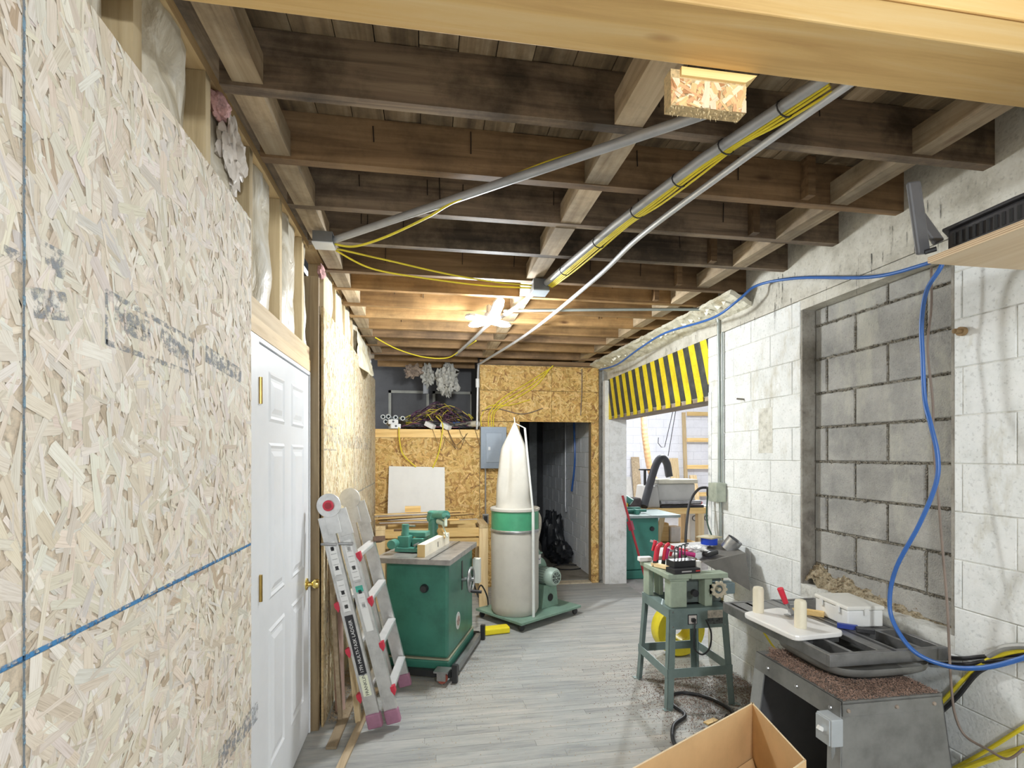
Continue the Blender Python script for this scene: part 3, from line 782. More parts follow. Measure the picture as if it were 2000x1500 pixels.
# ================================================================== LAMPS
M_led = plain('led_panel', (1, 1, 1), .4, var=0, emit=((.92, .97, 1.0), 38.0))
M_ledbody = plain('led_body', (.75, .77, .8), .4, .6, .05)
def led_light(loc, rz, label, power, group=None, up=True, cord=0):
    t = thing('led_shop_light', label, 'light', loc, rz, group)
    MB().lathe([(.03, 0), (.034, .02), (.034, .07), (.02, .085), (.018, .13)], 20).build('screw_base', M_ledbody, t, smooth=True)
    petals = [(0, .0), (math.pi * .5, .0), (math.pi * 1.0, .0), (math.pi * 1.5, .95)] if up else [(k * math.pi / 2, .15) for k in range(4)]
    for a, tilt in petals:
        Mp = Matrix.Rotation(a, 4, 'Z') @ Matrix.Translation((.035, 0, .02)) @ Matrix.Rotation(-tilt, 4, 'Y')
        poly = [(0, -.028), (.03, -.045), (.13, -.045), (.165, -.03), (.175, 0), (.165, .03), (.13, .045), (.03, .045), (0, .028)]
        mb = MB(); mb.M = Mp; mb.prism(poly, -.004, .012)
        pl = mb.build('petal', M_ledbody, t)
        mb = MB(); mb.M = Mp; mb.prism([(x * .96 + .003, y * .92) for x, y in poly], -.010, -.0045)
        mb.build('led_face', M_led, pl)
    ld = bpy.data.lights.new('led_glow', 'POINT'); ld.energy = power; ld.shadow_soft_size = .10; ld.color = (.94, .98, 1.0)
    if cord: MB().tube([(0, 0, .125), (0, 0, cord)], .006, 8).build('cord', plain('lamp_cord', (.7, .7, .7), .5), t)
    lo = bpy.data.objects.new('led_glow', ld); COL.objects.link(lo); lo.parent = t; lo.location = (0, 0, -.07)
    return t
led_light((.445, 3.82, 2.515), RAD(35), 'lit white LED petal shop light hanging under the joists', LAMP_MAIN, cord=.14)
led_light((.75, -1.15, 2.44), RAD(10), 'lit white LED petal shop light behind the pine beam', LAMP_BACK, up=False, cord=.39)
led_light((4.4, 8.4, 3.35), RAD(0), 'lit white LED petal light in the next room', LAMP_NEXT, up=False, cord=.35)


# ================================================================== LEFT AND BACK THINGS
M_alu = plain('aluminium', (.66, .66, .65), .38, .75, .12, 14)
M_alu_l = plain('rung_aluminium', (.82, .82, .82), .35, .5, .06, 14)
M_red = plain('red_plastic', (.55, .03, .06), .45, 0, .1)
M_mauve = plain('mauve_rubber', (.36, .17, .25), .7, 0, .15)
M_black = plain('black_plastic', (.025, .025, .028), .45, 0, .2)
M_lblwhite = plain('label_white', (.80, .80, .78), .5, var=.04)
M_lblyel = plain('label_pale', (.78, .80, .62), .5, var=.04)
M_steel = plain('worn_steel', (.42, .42, .42), .35, .85, .2, 12)
M_castiron = plain('cast_iron_top', (.40, .38, .36), .42, .6, .22, 9)
M_green = plain('machine_green', (.045, .20, .145), .38, 0, .18, 5)
M_greenl = plain('feeder_green', (.07, .24, .19), .4, 0, .2, 9)
M_sage = plain('sage_green', (.20, .32, .25), .5, 0, .15, 7)

# ---- folded multi-position ladder leaning on the left wall
lad = thing('folding_ladder', 'folded aluminium multi-position ladder with red rung caps beside white door', 'ladder', (-.2, 3.2, 0))
FA, FB = Vector((-.275, 3.0, .0)), Vector((-.178, 3.035, 0))
HT = Vector((-.548, 3.0, 1.235)); Wv = Vector((.045, .47, 0))
def rail(name, foot, top, off, parent, mat=M_alu):
    a, b = foot + off, top + off
    d = (b - a).normalized(); n = Wv.normalized(); w = d.cross(n).normalized()
    mb = MB(); M = Matrix(((w.x, n.x, d.x, a.x), (w.y, n.y, d.y, a.y), (w.z, n.z, d.z, a.z), (0, 0, 0, 1)))
    L = (b - a).length
    mb.box(-.037, .037, 0, .006, 0, L, M); mb.box(-.037, -.031, .006, .026, 0, L, M); mb.box(.031, .037, .006, .026, 0, L, M)
    mb.box(-.037, -.026, -.003, 0, 0, L, M); mb.box(.026, .037, -.003, 0, 0, L, M)
    return mb.build(name, mat, parent, world=True), M, L
topA = HT + Vector((-.01, 0, -.03)); topB = HT + Vector((.075, .0, -.03))
far = Wv
rA, MA, LA = rail('rail', FA + Vector((-.022, 0, .075)), topA, Vector((0, 0, 0)), lad)
rB, MB_, LB = rail('rail', FB + Vector((-.022, 0, .075)), topB, Vector((0, 0, 0)), lad)
rail('rail', FA + Vector((-.022, 0, .075)), topA, far, lad)
rail('rail', FB + Vector((-.022, 0, .075)), topB, far, lad)
for M, off in ((MA, Vector()), (MB_, Vector()), (MA, far), (MB_, far)):
    mb = MB(); mb.M = Matrix.Translation(off) @ M
    mb.prism([(-.041, -.012), (.041, -.012), (.041, .032), (-.041, .032)], -.052, .03)
    mb.build('foot', M_mauve, lad, world=True, bevel=.008)
nW = Wv.normalized()
for off in (Vector(), far):
    c = HT + off + Vector((.012, 0, .035)) - nW * .006
    mb = MB(); mb.lathe([(.066, 0), (.066, .012)], 28, axisM(c, nW))
    d = (FB - HT).normalized(); e = (FA - HT).normalized()
    mb.bar(c + nW * .006, c + nW * .006 + e * .16, .075, .01, up=nW); mb.bar(c + nW * .006 + Vector((.055, 0, -.02)), c + nW * .006 + Vector((.055, 0, -.02)) + d * .15, .075, .01, up=nW)
    mb.build('hinge_plate', M_alu, lad, world=True, bevel=.002)
c = HT + Vector((.012, 0, .035)) - nW * .006
mb = MB(); mb.lathe([(.030, -.014), (.030, .0)], 24, axisM(c, nW)); hk = mb.build('hinge_lock', M_red, lad, world=True, bevel=.003)
mb = MB(); mb.lathe([(.018, -.017), (.018, -.014)], 20, axisM(c, nW)); mb.build('hinge_cap', plain('red_dark', (.3, .02, .03), .4), hk, world=True)
for k, zt_ in enumerate((.14, .40, .66, .92)):
    for M, L, side in ((MB_, LB, -1), (MA, LA, 1)):
        zz = zt_ * L / 1.15
        if k == 3 and side == 1: continue
        for q in ((.0,) if side == 1 else (.0,)):
            a = M @ Vector((side * .022, .01, zz)); b_ = a + Wv * .97
            mb = MB(); dd = (b_ - a).normalized()
            mb.bar(a, b_, .05, .028)
            rg = mb.build('rung', M_alu_l, lad, world=True, bevel=.006)
        mb = MB(); mb.M = M
        x0 = side * .045
        mb.prism([(x0 - .010, zz + .022), (x0 + .014, zz + .018), (x0 + .014, zz - .004), (x0, zz - .034), (x0 - .010, zz - .016)], -.014, .02, Matrix(((1, 0, 0, 0), (0, 0, 1, 0), (0, 1, 0, 0), (0, 0, 0, 1))) @ Matrix.Scale(1, 4))
        mb.build('rung_cap', M_red, lad, world=True)
for M, L in ((MA, LA), (MB_, LB)):
    mb = MB(); mb.M = M; mb.tube([(-.03, -.012, L - .16), (.022, -.014, L - .145), (.05, -.005, L - .14)], .008, 10); mb.build('lock_tab', M_steel, lad, world=True, smooth=True)
# side labels, reading up the rail
def lab(M, z0, z1, mat, name='label', w=.046): 
    mb = MB(); mb.M = M; mb.box(-w / 2, w / 2, -.0012, -.0002, z0, z1); return mb.build(name, mat, lad, world=True)
def ladder_text(body, size, M, z, mat, parent, x=.0, n='label_text'):
    T = M @ Matrix(((0, 1, 0, x - size * .36), (0, 0, -1, -.0014), (1, 0, 0, z), (0, 0, 0, 1)))
    return text_mesh(n, body, size, world_matrix(parent).inverted() @ T, mat, parent)
lb = lab(MA, .26, .60, M_black); ladder_text('17Ft MULTI-TASK LADDER', .0262, MA, .268, M_lblwhite, lb)
lf = lab(MA, .135, .252, M_lblyel); ladder_text('FRANKLIN', .026, MA, .138, M_black, lf)
lab(MA, .62, .80, M_lblwhite, w=.04); lab(MA, .83, 1.02, M_lblwhite, w=.04); lab(MB_, .50, .72, M_lblwhite, w=.04); lab(MB_, .80, 1.03, M_lblwhite, w=.04)
lab(MB_, .73, .765, plain('green_sticker', (.05, .42, .32), .5, var=0), 'sticker', .04)
for zz in (.64, .72, .86, .97):
    for M in (MA, MB_):
        p = lab(M, zz, zz + .022, M_black, 'warning_mark', .018)
for k in range(26):
    lab(MB_ if k % 2 else MA, .62 + k * .015, .623 + k * .015, plain('print_grey', (.35, .35, .35), .6, var=0), 'fine_print', .03)

# ---- lumber by the left wall
M_oak = wood('old_lath', (.30, .22, .13), (.42, .32, .20), (.54, .43, .29), 'Y', stain=.2)
def stick(a, b, w, h, mat, name, label, cat='board', group=None, up=(0, 0, 1)):
    mb = MB(); a, b = Vector(a), Vector(b); t = thing(name, label, cat, tuple(a), 0, group) if False else None
    o = mb.bar(a, b, w, h, up).build(name, mat); return tag(o, label, cat, group)
p0, p1 = Vector((-0.533, 2.946, 0)), Vector((-0.62, 3.988, 0))
stick((-.50, 2.86, .008), (-.46, 3.60, .008), .055, .014, M_oak, 'lath', 'short brown wooden lath lying on floor close along the strand board wall')
stick((-.43, 2.62, .007), (-.33, 3.55, .007), .04, .012, M_oak, 'lath', 'long thin wooden lath on floor sticking out past the white door')
stick((-.395, 3.14, .0), (-.53, 3.30, 1.0), .06, .03, M_pineZ, 'pine_offcut', 'pine offcut leaning on strand board wall behind the ladder feet', up=(1, 0, 0))
stick((-.50, 3.17, .0), (-.565, 3.19, 1.05), .05, .022, M_oak, 'wall_plank', 'narrow brown plank leaning on strand board wall next to door edge', up=(1, 0, 0))
tag(MB().tube([(-.52, 3.28, .0), (-.552, 3.30, 1.02)], .03, 20).build('cardboard_tube', plain('pink_tube', (.58, .40, .34), .6, 0, .1)), 'pinkish brown cardboard tube standing upright behind ladder', 'tube')
stick((-.36, 3.75, .95), (-.30, 3.40, 1.02), .07, .03, wood('walnut', (.12, .07, .045), (.2, .12, .08), (.28, .18, .12), 'Y'), 'walnut_offcut', 'dark walnut offcut resting across the top of ladder')
tag(MB().tube(smooth_path([(-.57, 3.9, .95), (-.55, 4.05, .93), (-.545, 4.15, .75), (-.55, 4.18, .55), (-.55, 4.15, .35)], 8), .008, 8).build('black_hose', M_black, smooth=True), 'black rubber hose hanging on strand board wall behind ladder', 'hose')

# ---- shaper on a mobile base
sh = thing('spindle_shaper', 'green cabinet spindle shaper with cast iron top and wooden fence', 'machine', (.037, 4.056, 0), RAD(-19))
MB().box(-.23, .23, -.35, .35, .13, .80).build('cabinet', M_green, sh, bevel=.02)
MB().box(-.238, .238, -.358, .358, .045, .118).build('plinth', M_green, sh, bevel=.012)
MB().box(-.236, .236, -.356, .356, .119, .129).build('trim_band', plain('band_olive', (.35, .36, .26), .5), sh)
mb = MB(); mb.box(-.275, .275, -.45, .31, .80, .838)
top = mb.build('table', M_castiron, sh, bevel=.003)
MB().box(.125, .137, -.451, .311, .8382, .8388).build('mitre_slot', plain('slot_black', (.03, .03, .03), .5, var=0), top)
MB().box(.10, .155, -.4505, .30, .8381, .8384).build('slot_insert', M_steel, top)
fn = MB(); fn.box(.02, .075, -.385, .20, .838, .925); fo = fn.build('fence', plain('fence_maple', (.80, .74, .60), .55, 0, .1, 9), sh, bevel=.002)
MB().box(.0751, .0756, -.10, -.085, .86, .90).build('fence_slot', M_dark, fo)
MB().box(.02, .075, -.387, -.3855, .838, .925).build('fence_end', wood('fence_endgrain', (.55, .36, .14), (.7, .5, .22), (.8, .6, .3), 'Z'), fo)
# fence adjusters: castings behind the fence
mb = MB(); mb.box(-.20, .0, -.26, -.02, .845, .875); mb.box(-.185, -.10, -.24, -.14, .875, .955); mb.box(-.09, -.01, -.20, -.06, .875, .935); mb.box(-.19, .0, -.16, -.05, .94, .975)
mb.lathe([(.033, 0), (.033, .075)], 18, rotM((-.19, -.27, .91), RAD(90))); mb.lathe([(.026, 0), (.026, .09)], 18, rotM((-.14, -.20, .95)))
fc = mb.build('fence_casting', M_greenl, sh, bevel=.004)
MB().tube([(-.04, -.28, .90), (-.04, -.19, .90)], .009, 10).build('clamp_handle', M_steel, fc, smooth=True)
mb = MB(); mb.tube([(-.18, -.10, .97), (-.18, -.10, 1.02)], .008, 10); mb.tube([(-.20, -.10, 1.015), (-.10, -.10, 1.015)], .008, 10); mb.build('tee_handle', M_steel, fc, smooth=True)
MB().lathe([(.02, 0), (.02, .03)], 14, rotM((-.2, -.30, .90), RAD(90))).build('adjuster_knob', M_steel, fc, smooth=True)
MB().bar((-.30, -.02, .965), (-.20, -.04, .972), .016, .016).build('lever', wood('lever', (.12, .08, .05), (.2, .13, .08), (.3, .2, .12), 'X'), fc)
# power feeder: column, swivel and arm
mb = MB(); mb.lathe([(.06, 0), (.06, .02), (.042, .05), (.038, .19), (.046, .195), (.046, .25), (.03, .26)], 22, rotM((-.06, .20, .838)))
fd = mb.build('feeder_column', M_greenl, sh, smooth=True)
mb = MB(); mb.tube([(-.06, .20, 1.06), (.01, .14, 1.075), (.09, .06, 1.08)], [.035, .032, .036], 16); mb.tube([(-.09, .17, 1.04), (-.03, .24, 1.04)], .03, 14); mb.tube([(.085, .03, 1.085), (.10, .09, 1.07)], .018, 12)
mb.build('feeder_arm', M_greenl, fd, smooth=True)
mb = MB(); mb.tube([(.0, .16, 1.02), (.065, .10, 1.01)], [.026, .018], 14); mb.tube([(.05, .10, 1.0), (.10, .06, .91)], .006, 8); mb.tube([(.09, .05, 1.06), (.10, .02, 1.0)], .012, 8)
mb.build('feeder_clamp', plain('clamp_pale', (.5, .58, .5), .4, .2, .15), fd, smooth=True)
MB().bar((.02, .1, .96), (.07, .05, .90), .03, .03).build('wood_block', M_pine, sh)
# handwheel on the right side
hw = MB(); cw = Vector((.30, .015, .60))
hw.tube([(cw.x, cw.y + .088 * math.cos(a), cw.z + .088 * math.sin(a)) for a in [k * math.pi / 14 for k in range(28)]], .011, 10, close=True)
for a in (0, 2.1, 4.2): hw.tube([tuple(cw), (cw.x, cw.y + .085 * math.cos(a), cw.z + .085 * math.sin(a))], .008, 8)
hw.tube([(.23, cw.y, cw.z), (.325, cw.y, cw.z)], .016, 14)
ho = hw.build('handwheel', M_steel, sh, smooth=True)
MB().tube([(.31, cw.y - .03, cw.z - .08), (.39, cw.y - .03, cw.z - .083)], .012, 12).build('crank_handle', M_black, ho, smooth=True)
MB().box(.231, .233, .0, .03, .52, .74).build('scale_slot', M_black, sh)
mb = MB(); mb.lathe([(.030, 0), (.030, .012), (.022, .03)], 20, rotM((.06, -.35, .615), RAD(90))); mb.build('front_knob', M_black, sh, smooth=True)
em = MB(); em.lathe([(.055, 0), (.055, .003)], 28, Matrix.Translation((.2305, -.10, .32)) @ Matrix.Rotation(RAD(90), 4, 'Y') @ Matrix.Scale(1.15, 4, (1, 0, 0)))
eo = em.build('emblem', plain('emblem_grey', (.62, .64, .62), .5, 0, .25, 60), sh)
em = MB(); em.lathe([(.035, 0), (.035, .004)], 28, Matrix.Translation((.2315, -.10, .32)) @ Matrix.Rotation(RAD(90), 4, 'Y')); em.build('emblem_disc', plain('emblem_red', (.36, .25, .22), .5, 0, .7, 70), eo)
MB().box(.24, .30, .30, .36, .50, .70).build('switch_box', plain('switch_cream', (.72, .72, .66), .5, var=.05), sh, bevel=.004)
mbs = MB()
for sx in (-.27, .27): mbs.box(sx - .02, sx + .02, -.40, .40, .028, .072)
for sy in (-.40, .40): mbs.box(-.27, .27, sy - .018, sy + .018, .028, .072)
mo = mbs.build('mobile_base', plain('base_black', (.03, .032, .034), .5, .2, .2), sh)
MB().box(.262, .295, -.30, .36, .03, .075).build('base_rail', plain('base_grey', (.30, .31, .31), .4, .6, .2), mo)
for sx, sy in ((.30, -.42), (.30, .42)):
    MB().box(sx - .018, sx + .018, sy - .016, sy + .016, .005, .125).build('corner_jack', M_black, mo)
mb = MB(); mb.box(.17, .27, -.49, -.40, .085, .097); mb.box(.19, .25, -.48, -.47, .03, .09); mb.box(.19, .25, -.42, -.41, .03, .09)
cst = mb.build('caster_fork', M_steel, mo)
MB().lathe([(.032, 0), (.036, .01), (.036, .028), (.032, .038)], 20, rotM((.22, -.426, .038), RAD(90))).build('caster_wheel', plain('caster_red', (.36, .09, .06), .6), cst, smooth=True)
for sx, sy in ((-.25, -.42), (-.25, .42), (.25, .42)):
    MB().lathe([(.028, 0), (.028, .03)], 14, rotM((sx, sy, .028), RAD(90))).build('caster_wheel', M_black, mo, smooth=True)
MB().tube(smooth_path([(.36, 4.42, .55), (.44, 4.6, .30), (.45, 4.75, .30), (.50, 4.9, .32), (.56, 4.95, .2), (.60, 5.2, .012)], 8), .007, 8).build('power_cord', M_black, sh, smooth=True, world=True)
tag(MB().bar((.46, 4.48, .03), (.70, 4.52, .03), .10, .055).build('yellow_tool_case', plain('bright_yellow', (.85, .70, .02), .45, 0, .12), bevel=.012), 'bright yellow tool lying on floor behind the green shaper', 'tool')

# ---- trestle bench, lumber and sheet behind the shaper
tb = thing('timber_trestle', 'rough pine trestle bench against the golden strand board wall', 'bench', (.05, 5.5, 0))
for x in (-.46, .565):
    for y in (5.32, 5.78):
        MB().box(x - .045, x + .045, y - .02, y + .02, 0, .80).build('leg', M_pineZ, tb, world=True)
    MB().box(x - .045, x + .045, 5.30, 5.80, .802, .838).build('end_rail', M_pineY, tb, world=True)
for z in (.76, .655):
    for y in (5.36, 5.74):
        MB().box(-.42, .525, y - .018, y + .018, z - .045, z + .04).build('cross_rail', M_pine, tb, world=True)
shw = MB().add([(-.44, 5.86, .60), (.195, 5.86, .60), (.195, 6.055, 1.405), (-.43, 6.055, 1.42), (-.44, 5.872, .60), (.195, 5.872, .60), (.195, 6.067, 1.405), (-.43, 6.067, 1.42)], [(0, 1, 2, 3), (7, 6, 5, 4), (0, 4, 5, 1), (1, 5, 6, 2), (2, 6, 7, 3), (3, 7, 4, 0)]).build('wallboard_sheet', plain('wallboard', (.82, .82, .80), .6, 0, .03))
tag(shw, 'white sheet of wallboard leaning on golden strand board wall behind trestle', 'board')
G = 'thin lumber offcuts piled on the trestle'
for k in range(9):
    x0 = -.50 + R.uniform(-.04, .06); x1 = R.uniform(.25, .55); z = .845 + k * .011; y0 = 5.40 + .03 * (k % 5)
    mat = [M_joist_gold, wood('grey_lath', (.3, .27, .23), (.42, .38, .33), (.55, .5, .45), 'X'), M_pine][k % 3]
    o = MB().bar((x0, y0, z + .004), (x1, y0 + R.uniform(-.05, .12), z + R.uniform(0, .05)), .05, .009).build('thin_board', mat)
    tag(o, 'thin sawn board in the pile across the pine trestle', 'board', G)
tag(MB().cbox((-.15, 5.52, .985), (.16, .05, .06)).build('pine_block', M_pine), 'pale pine block topping the thin board pile beside the feeder', 'block')
tag(MB().bar((.22, 5.36, .86), (.50, 5.40, .86), .05, .03).build('pine_batten', M_pine), 'short pine batten on the right end of trestle', 'board')

# ---- electrical panel with conduit
ep = thing('breaker_panel', 'grey steel breaker panel on the golden partition', 'panel', (.74, 6.0, 1.38))
M_panel = plain('panel_grey', (.23, .27, .32), .45, .3, .08)
MB().box(.605, .905, 5.99, 6.078, 1.39, 1.872).build('cabinet', M_panel, ep, world=True, bevel=.003)
dp = MB().box(.665, .85, 5.984, 5.9895, 1.46, 1.80).build('door', plain('panel_door', (.26, .30, .35), .4, .3, .06), ep, world=True, bevel=.002)
MB().box(.69, .715, 5.978, 5.9838, 1.60, 1.64).build('latch', M_steel, dp, world=True)
tag(MB().tube([(.665, 6.05, 1.388), (.665, 6.05, .86)], .010, 10).build('panel_conduit', M_steel, smooth=True), 'thin steel conduit dropping below the breaker panel', 'conduit')
ob = thing('outlet_box', 'small steel outlet box with dark socket below panel conduit', 'outlet', (.665, 6.03, .74))
MB().box(.63, .70, 6.02, 6.078, .745, .86).build('box', M_steel, ob, world=True, bevel=.003); MB().box(.645, .685, 6.014, 6.0195, .765, .84).build('socket', M_black, ob, world=True)

# ---- dust collector
dc = thing('dust_collector', 'two bag dust collector with cloth bags and green drum on wheeled base', 'dust collector', (.9625, 4.933, 0), RAD(34))
MB().box(-.405, .405, -.312, .312, .065, .088).build('base_plate', M_sage, dc, bevel=.003)
for sx in (-.36, .36):
    for sy in (-.27, .27):
        mb = MB(); mb.lathe([(.026, -.012), (.03, -.006), (.03, .006), (.026, .012)], 16, rotM((sx, sy, .031), RAD(90))); mb.box(sx - .012, sx + .012, sy - .016, sy + .016, .045, .066)
        mb.build('caster', M_black, dc)
cx, cy = -.19, -.005
M_canvas = plain('bag_canvas', (.50, .48, .43), .85, 0, .07, 5, .15)
def bag(a, b):
    th = a * 2 * math.pi; z = .09 + .75 * b
    r = .222 if b > .06 else .205 + .017 * (b / .06) ** .5
    r *= 1 + .02 * noise.noise(Vector((math.cos(th) * 2, math.sin(th) * 2, z * 2))) + .012 * noise.noise(Vector((math.cos(th) * 7, math.sin(th) * 7, z * 1.5)))
    return (cx + r * math.cos(th), cy + r * math.sin(th), z)
MB().grid(bag, 56, 20).add([(cx + .2 * math.cos(k * .2244), cy + .2 * math.sin(k * .2244), .0905) for k in range(28)], [tuple(range(28))]).build('lower_bag', M_canvas, dc, smooth=True)
mb = MB(); mb.lathe([(.225, .835), (.229, .845), (.229, .858), (.225, .865)], 40, Matrix.Translation((cx, cy, 0))); bd = mb.build('bag_band', M_steel, dc, smooth=True)
MB().bar((cx - .03, cy - .232, .85), (cx + .05, cy - .226, .85), .012, .02).build('band_latch', M_steel, bd)
mb = MB(); mb.lathe([(.222, .86), (.222, 1.03)], 40, Matrix.Translation((cx, cy, 0))); dr = mb.build('drum', plain('drum_green', (.06, .30, .16), .4, 0, .12, 5), dc, smooth=True)
mb = MB()
for k in range(10):
    a = RAD(-52 + k * 5.0); a2 = RAD(-47 + k * 5.0); r = .2235
    mb.add([(cx + r * math.cos(a), cy + r * math.sin(a), .868), (cx + r * math.cos(a2), cy + r * math.sin(a2), .868), (cx + r * math.cos(a2), cy + r * math.sin(a2), 1.025), (cx + r * math.cos(a), cy + r * math.sin(a), 1.025)], [(0, 1, 2, 3)])
mb.build('drum_galvanised', plain('galvanised', (.55, .6, .6), .4, .5, .1), dr)
mb = MB(); mb.lathe([(.225, 1.03), (.232, 1.036), (.232, 1.055), (.222, 1.062)], 40, Matrix.Translation((cx, cy, 0))); mb.build('rim_cloth', M_canvas, dc, smooth=True)
def cone(a, b):
    th = a * 2 * math.pi; z = 1.055 + .79 * b
    prof = np.interp(b, [0, .05, .69, .74, 1], [.182, .172, .118, .105, .012])
    fold = 1 + (.16 * math.sin(th * 3 + .6) + .06 * math.sin(th * 7)) * min(1, b * 4) * (1 - .75 * max(0, b - .6) / .4)
    return (cx + prof * fold * math.cos(th), cy + prof * fold * math.sin(th), z)
MB().grid(cone, 60, 26).build('upper_bag', M_canvas, dc, smooth=True)
inv = lambda p: tuple(world_matrix(dc).inverted() @ Vector(p))
r0 = Vector(inv((0.941, 4.607, 0.09))); r0.y = min(r0.y, -.235); 
mb = MB(); q1 = (r0.x, r0.y, .09); q2 = (r0.x - .005, r0.y, 1.03); q3 = (r0.x - .05, r0.y + .06, 1.79); q4 = (cx, cy, 1.845)
mb.tube([q1, q2], .014, 10); mb.tube([q2, q3], .010, 10); mb.tube([q3, q4, (cx - .01, cy, 1.90)], .005, 8)
mb.build('support_rod', plain('rod_white', (.74, .76, .74), .4, .2, .08), dc, smooth=True)
# blower, motor and flexible duct
mb = MB(); mb.prism([(-.10, 0), (.13, 0), (.10, .22), (-.07, .22)], -.045, .045, rotM((.13, -.10, .088), RAD(90))); bl = mb.build('motor_stand', M_sage, dc, bevel=.004)
mb = MB(); mb.lathe([(.036, 0), (.036, .003)], 20, rotM((.145, -.1465, .18), RAD(90))); mb.build('stand_hole', M_dark, bl)
mb = MB(); mb.lathe([(.12, -.05), (.12, .05)], 28, rotM((.12, .04, .43), RAD(90))); mb.box(.01, .14, -.02, .10, .43, .60); mb.box(-.005, .155, -.035, .115, .585, .60)
mb.add([(.01, -.02, .60), (.14, -.02, .60), (.14, .10, .60), (.01, .10, .60), (.03, 0, .66), (.12, 0, .66), (.12, .08, .66), (.03, .08, .66)], [(0, 1, 5, 4), (1, 2, 6, 5), (2, 3, 7, 6), (3, 0, 4, 7), (4, 5, 6, 7)])
mb.build('blower_housing', M_sage, dc, bevel=.003)
st = MB().box(.025, .125, -.0405, -.037, .49, .58).build('brand_sticker', M_lblwhite, dc)
mb = MB(); mb.lathe([(.014, 0), (.014, .002)], 14, rotM((.05, -.0405, .54), RAD(90))); mb.tube(smooth_path([(.065, -.042, .53), (.075, -.042, .55), (.082, -.042, .528), (.092, -.042, .548), (.10, -.042, .53), (.118, -.042, .545)], 4), .002, 6)
mb.build('sticker_mark', plain('sticker_ink', (.08, .06, .2), .5, var=0), st)
mb = MB(); mb.lathe([(.055, 0), (.078, .02), (.08, .13), (.088, .135), (.088, .19), (.07, .215), (.0, .217)], 26, rotM((.13, -.02, .385), RAD(90)), cap=False)
mt = mb.build('motor', plain('motor_sage', (.36, .46, .40), .45, .1, .1), dc, smooth=True)
mb = MB()
for k in range(20):
    a = k * math.pi / 10; mb.box(.074, .084, -.004, .004, -.12, -.02, rotM((.13, -.02, .385)) @ Matrix.Rotation(RAD(90), 4, 'X') @ Matrix.Rotation(a, 4, 'Z') @ Matrix.Translation((0, 0, .14)))
mb.build('cooling_fin', plain('fin_dark', (.2, .26, .23), .5), mt)
mb = MB()
for rr in (.018, .034, .048):
    for k in range(8):
        a0 = k * math.pi / 4 + .12; pts = [(.13 + rr * math.cos(a0 + j * .13), -.2385, .385 + rr * math.sin(a0 + j * .13)) for j in range(5)]
        mb.tube(pts, .0035, 6)
mb.build('fan_vent', M_black, mt)
pth = smooth_path([(.075, .04, .655), (.08, .035, .74), (.09, .02, .83), (.075, .0, .92), (.03, -.01, .965), (-.02, -.01, .97)], 14)
rad = [.066 + (.004 if k % 2 else -.002) for k in range(len(pth))]
MB().tube(pth, rad, 20).build('flex_duct', plain('duct_beige', (.55, .52, .44), .55, 0, .1), dc, smooth=False)
MB().box(-.005, .155, -.035, .115, .60, .602)

# ---- loft shelf clutter: pipes, boxes, cable tangle
GP = 'pipe ends on the loft shelf'
for k, (x, z) in enumerate(((-.50, 1.98), (-.44, 1.985), (-.36, 1.975), (-.28, 1.965), (-.47, 1.925), (-.40, 1.93))):
    mb = MB(); n = 14; L = R.uniform(.5, .8)
    mb.lathe([(.017, 0), (.026, 0), (.026, L), (.017, L), (.017, 0)], n, axisM((x, YB + .0, z), (.07, 1, -.04)), cap=False)
    tag(mb.build('conduit_pipe', plain('pipe_grey', (.66, .70, .72), .4, .1, .08), smooth=True), 'grey conduit pipe end stacked at left of loft shelf', 'pipe', GP)
tag(MB().tube([(.35, YB + .35, 1.90), (.575, YB - .04, 1.91)], .036, 18, cap=False).tube([(.35, YB + .35, 1.90), (.575, YB - .04, 1.91)], .026, 18, cap=False).build('plastic_pipe', plain('pvc', (.72, .68, .58), .5), smooth=True), 'thick cream plastic pipe end poking from right of loft shelf', 'pipe')
M_bx = plain('box_white', (.82, .83, .84), .5, 0, .04)
for k, (x, y, z, rz, lbl) in enumerate(((-.36, 6.06, 1.875, .2, 'lower white junction box of a stack of two on shelf edge'), (-.385, 6.06, 1.925, .1, 'upper white junction box of a stack of two on shelf edge'), (.02, 6.09, 1.895, -.5, 'white junction box tilted amid purple wires on loft shelf'), (.20, 6.08, 1.885, -.6, 'white junction box tilted by the blue cable coil'))):
    t = thing('junction_box', lbl, 'box', (x, y, z - .03), rz)
    MB().box(-.055, .055, -.04, .04, 0, .052, rotM(y=RAD(0 if k < 2 else 25))).build('case', M_bx, t, bevel=.004)
    if k < 2: MB().lathe([(.012, 0), (.012, .002)], 14, rotM((.0, -.0405, .028), RAD(90))).build('knockout', M_black, t)
def tangle(name, label, cols, n, cx_, cy_, cz_, rx, ry, rz_, r, seed, cat='cables'):
    rr = random.Random(seed)
    t = thing(name, label, cat, (cx_, cy_, cz_ - rz_)); t['kind'] = 'stuff'
    for ci, c in enumerate(cols):
        mb = MB()
        for k in range(n // len(cols)):
            a0 = rr.random() * 6.28; pts = []; R1_ = rr.uniform(.25, 1); x = rr.gauss(0, .35); y = rr.gauss(0, .35); z = rr.gauss(0, .35)
            for j in range(9):
                a = a0 + j * rr.uniform(.5, .9)
                x1 = x + R1_ * math.cos(a) * .8; z1 = abs(z + R1_ * math.sin(a) * .6 + rr.gauss(0, .12)); y1 = y + rr.gauss(0, .25)
                pts.append((cx_ + rx * max(-1, min(1, x1)), cy_ + ry * max(-1, min(1, y1)), cz_ - rz_ + .01 + 2 * rz_ * min(1, z1) * max(.15, 1 - abs(x1) * .6)))
            mb.tube(smooth_path(pts, 4), r, 5)
        tag(mb.build('wire', plain('wire_%02d_%s' % (ci, name), c, .5, var=.1), t, world=True, smooth=True), kind='stuff')
    return t
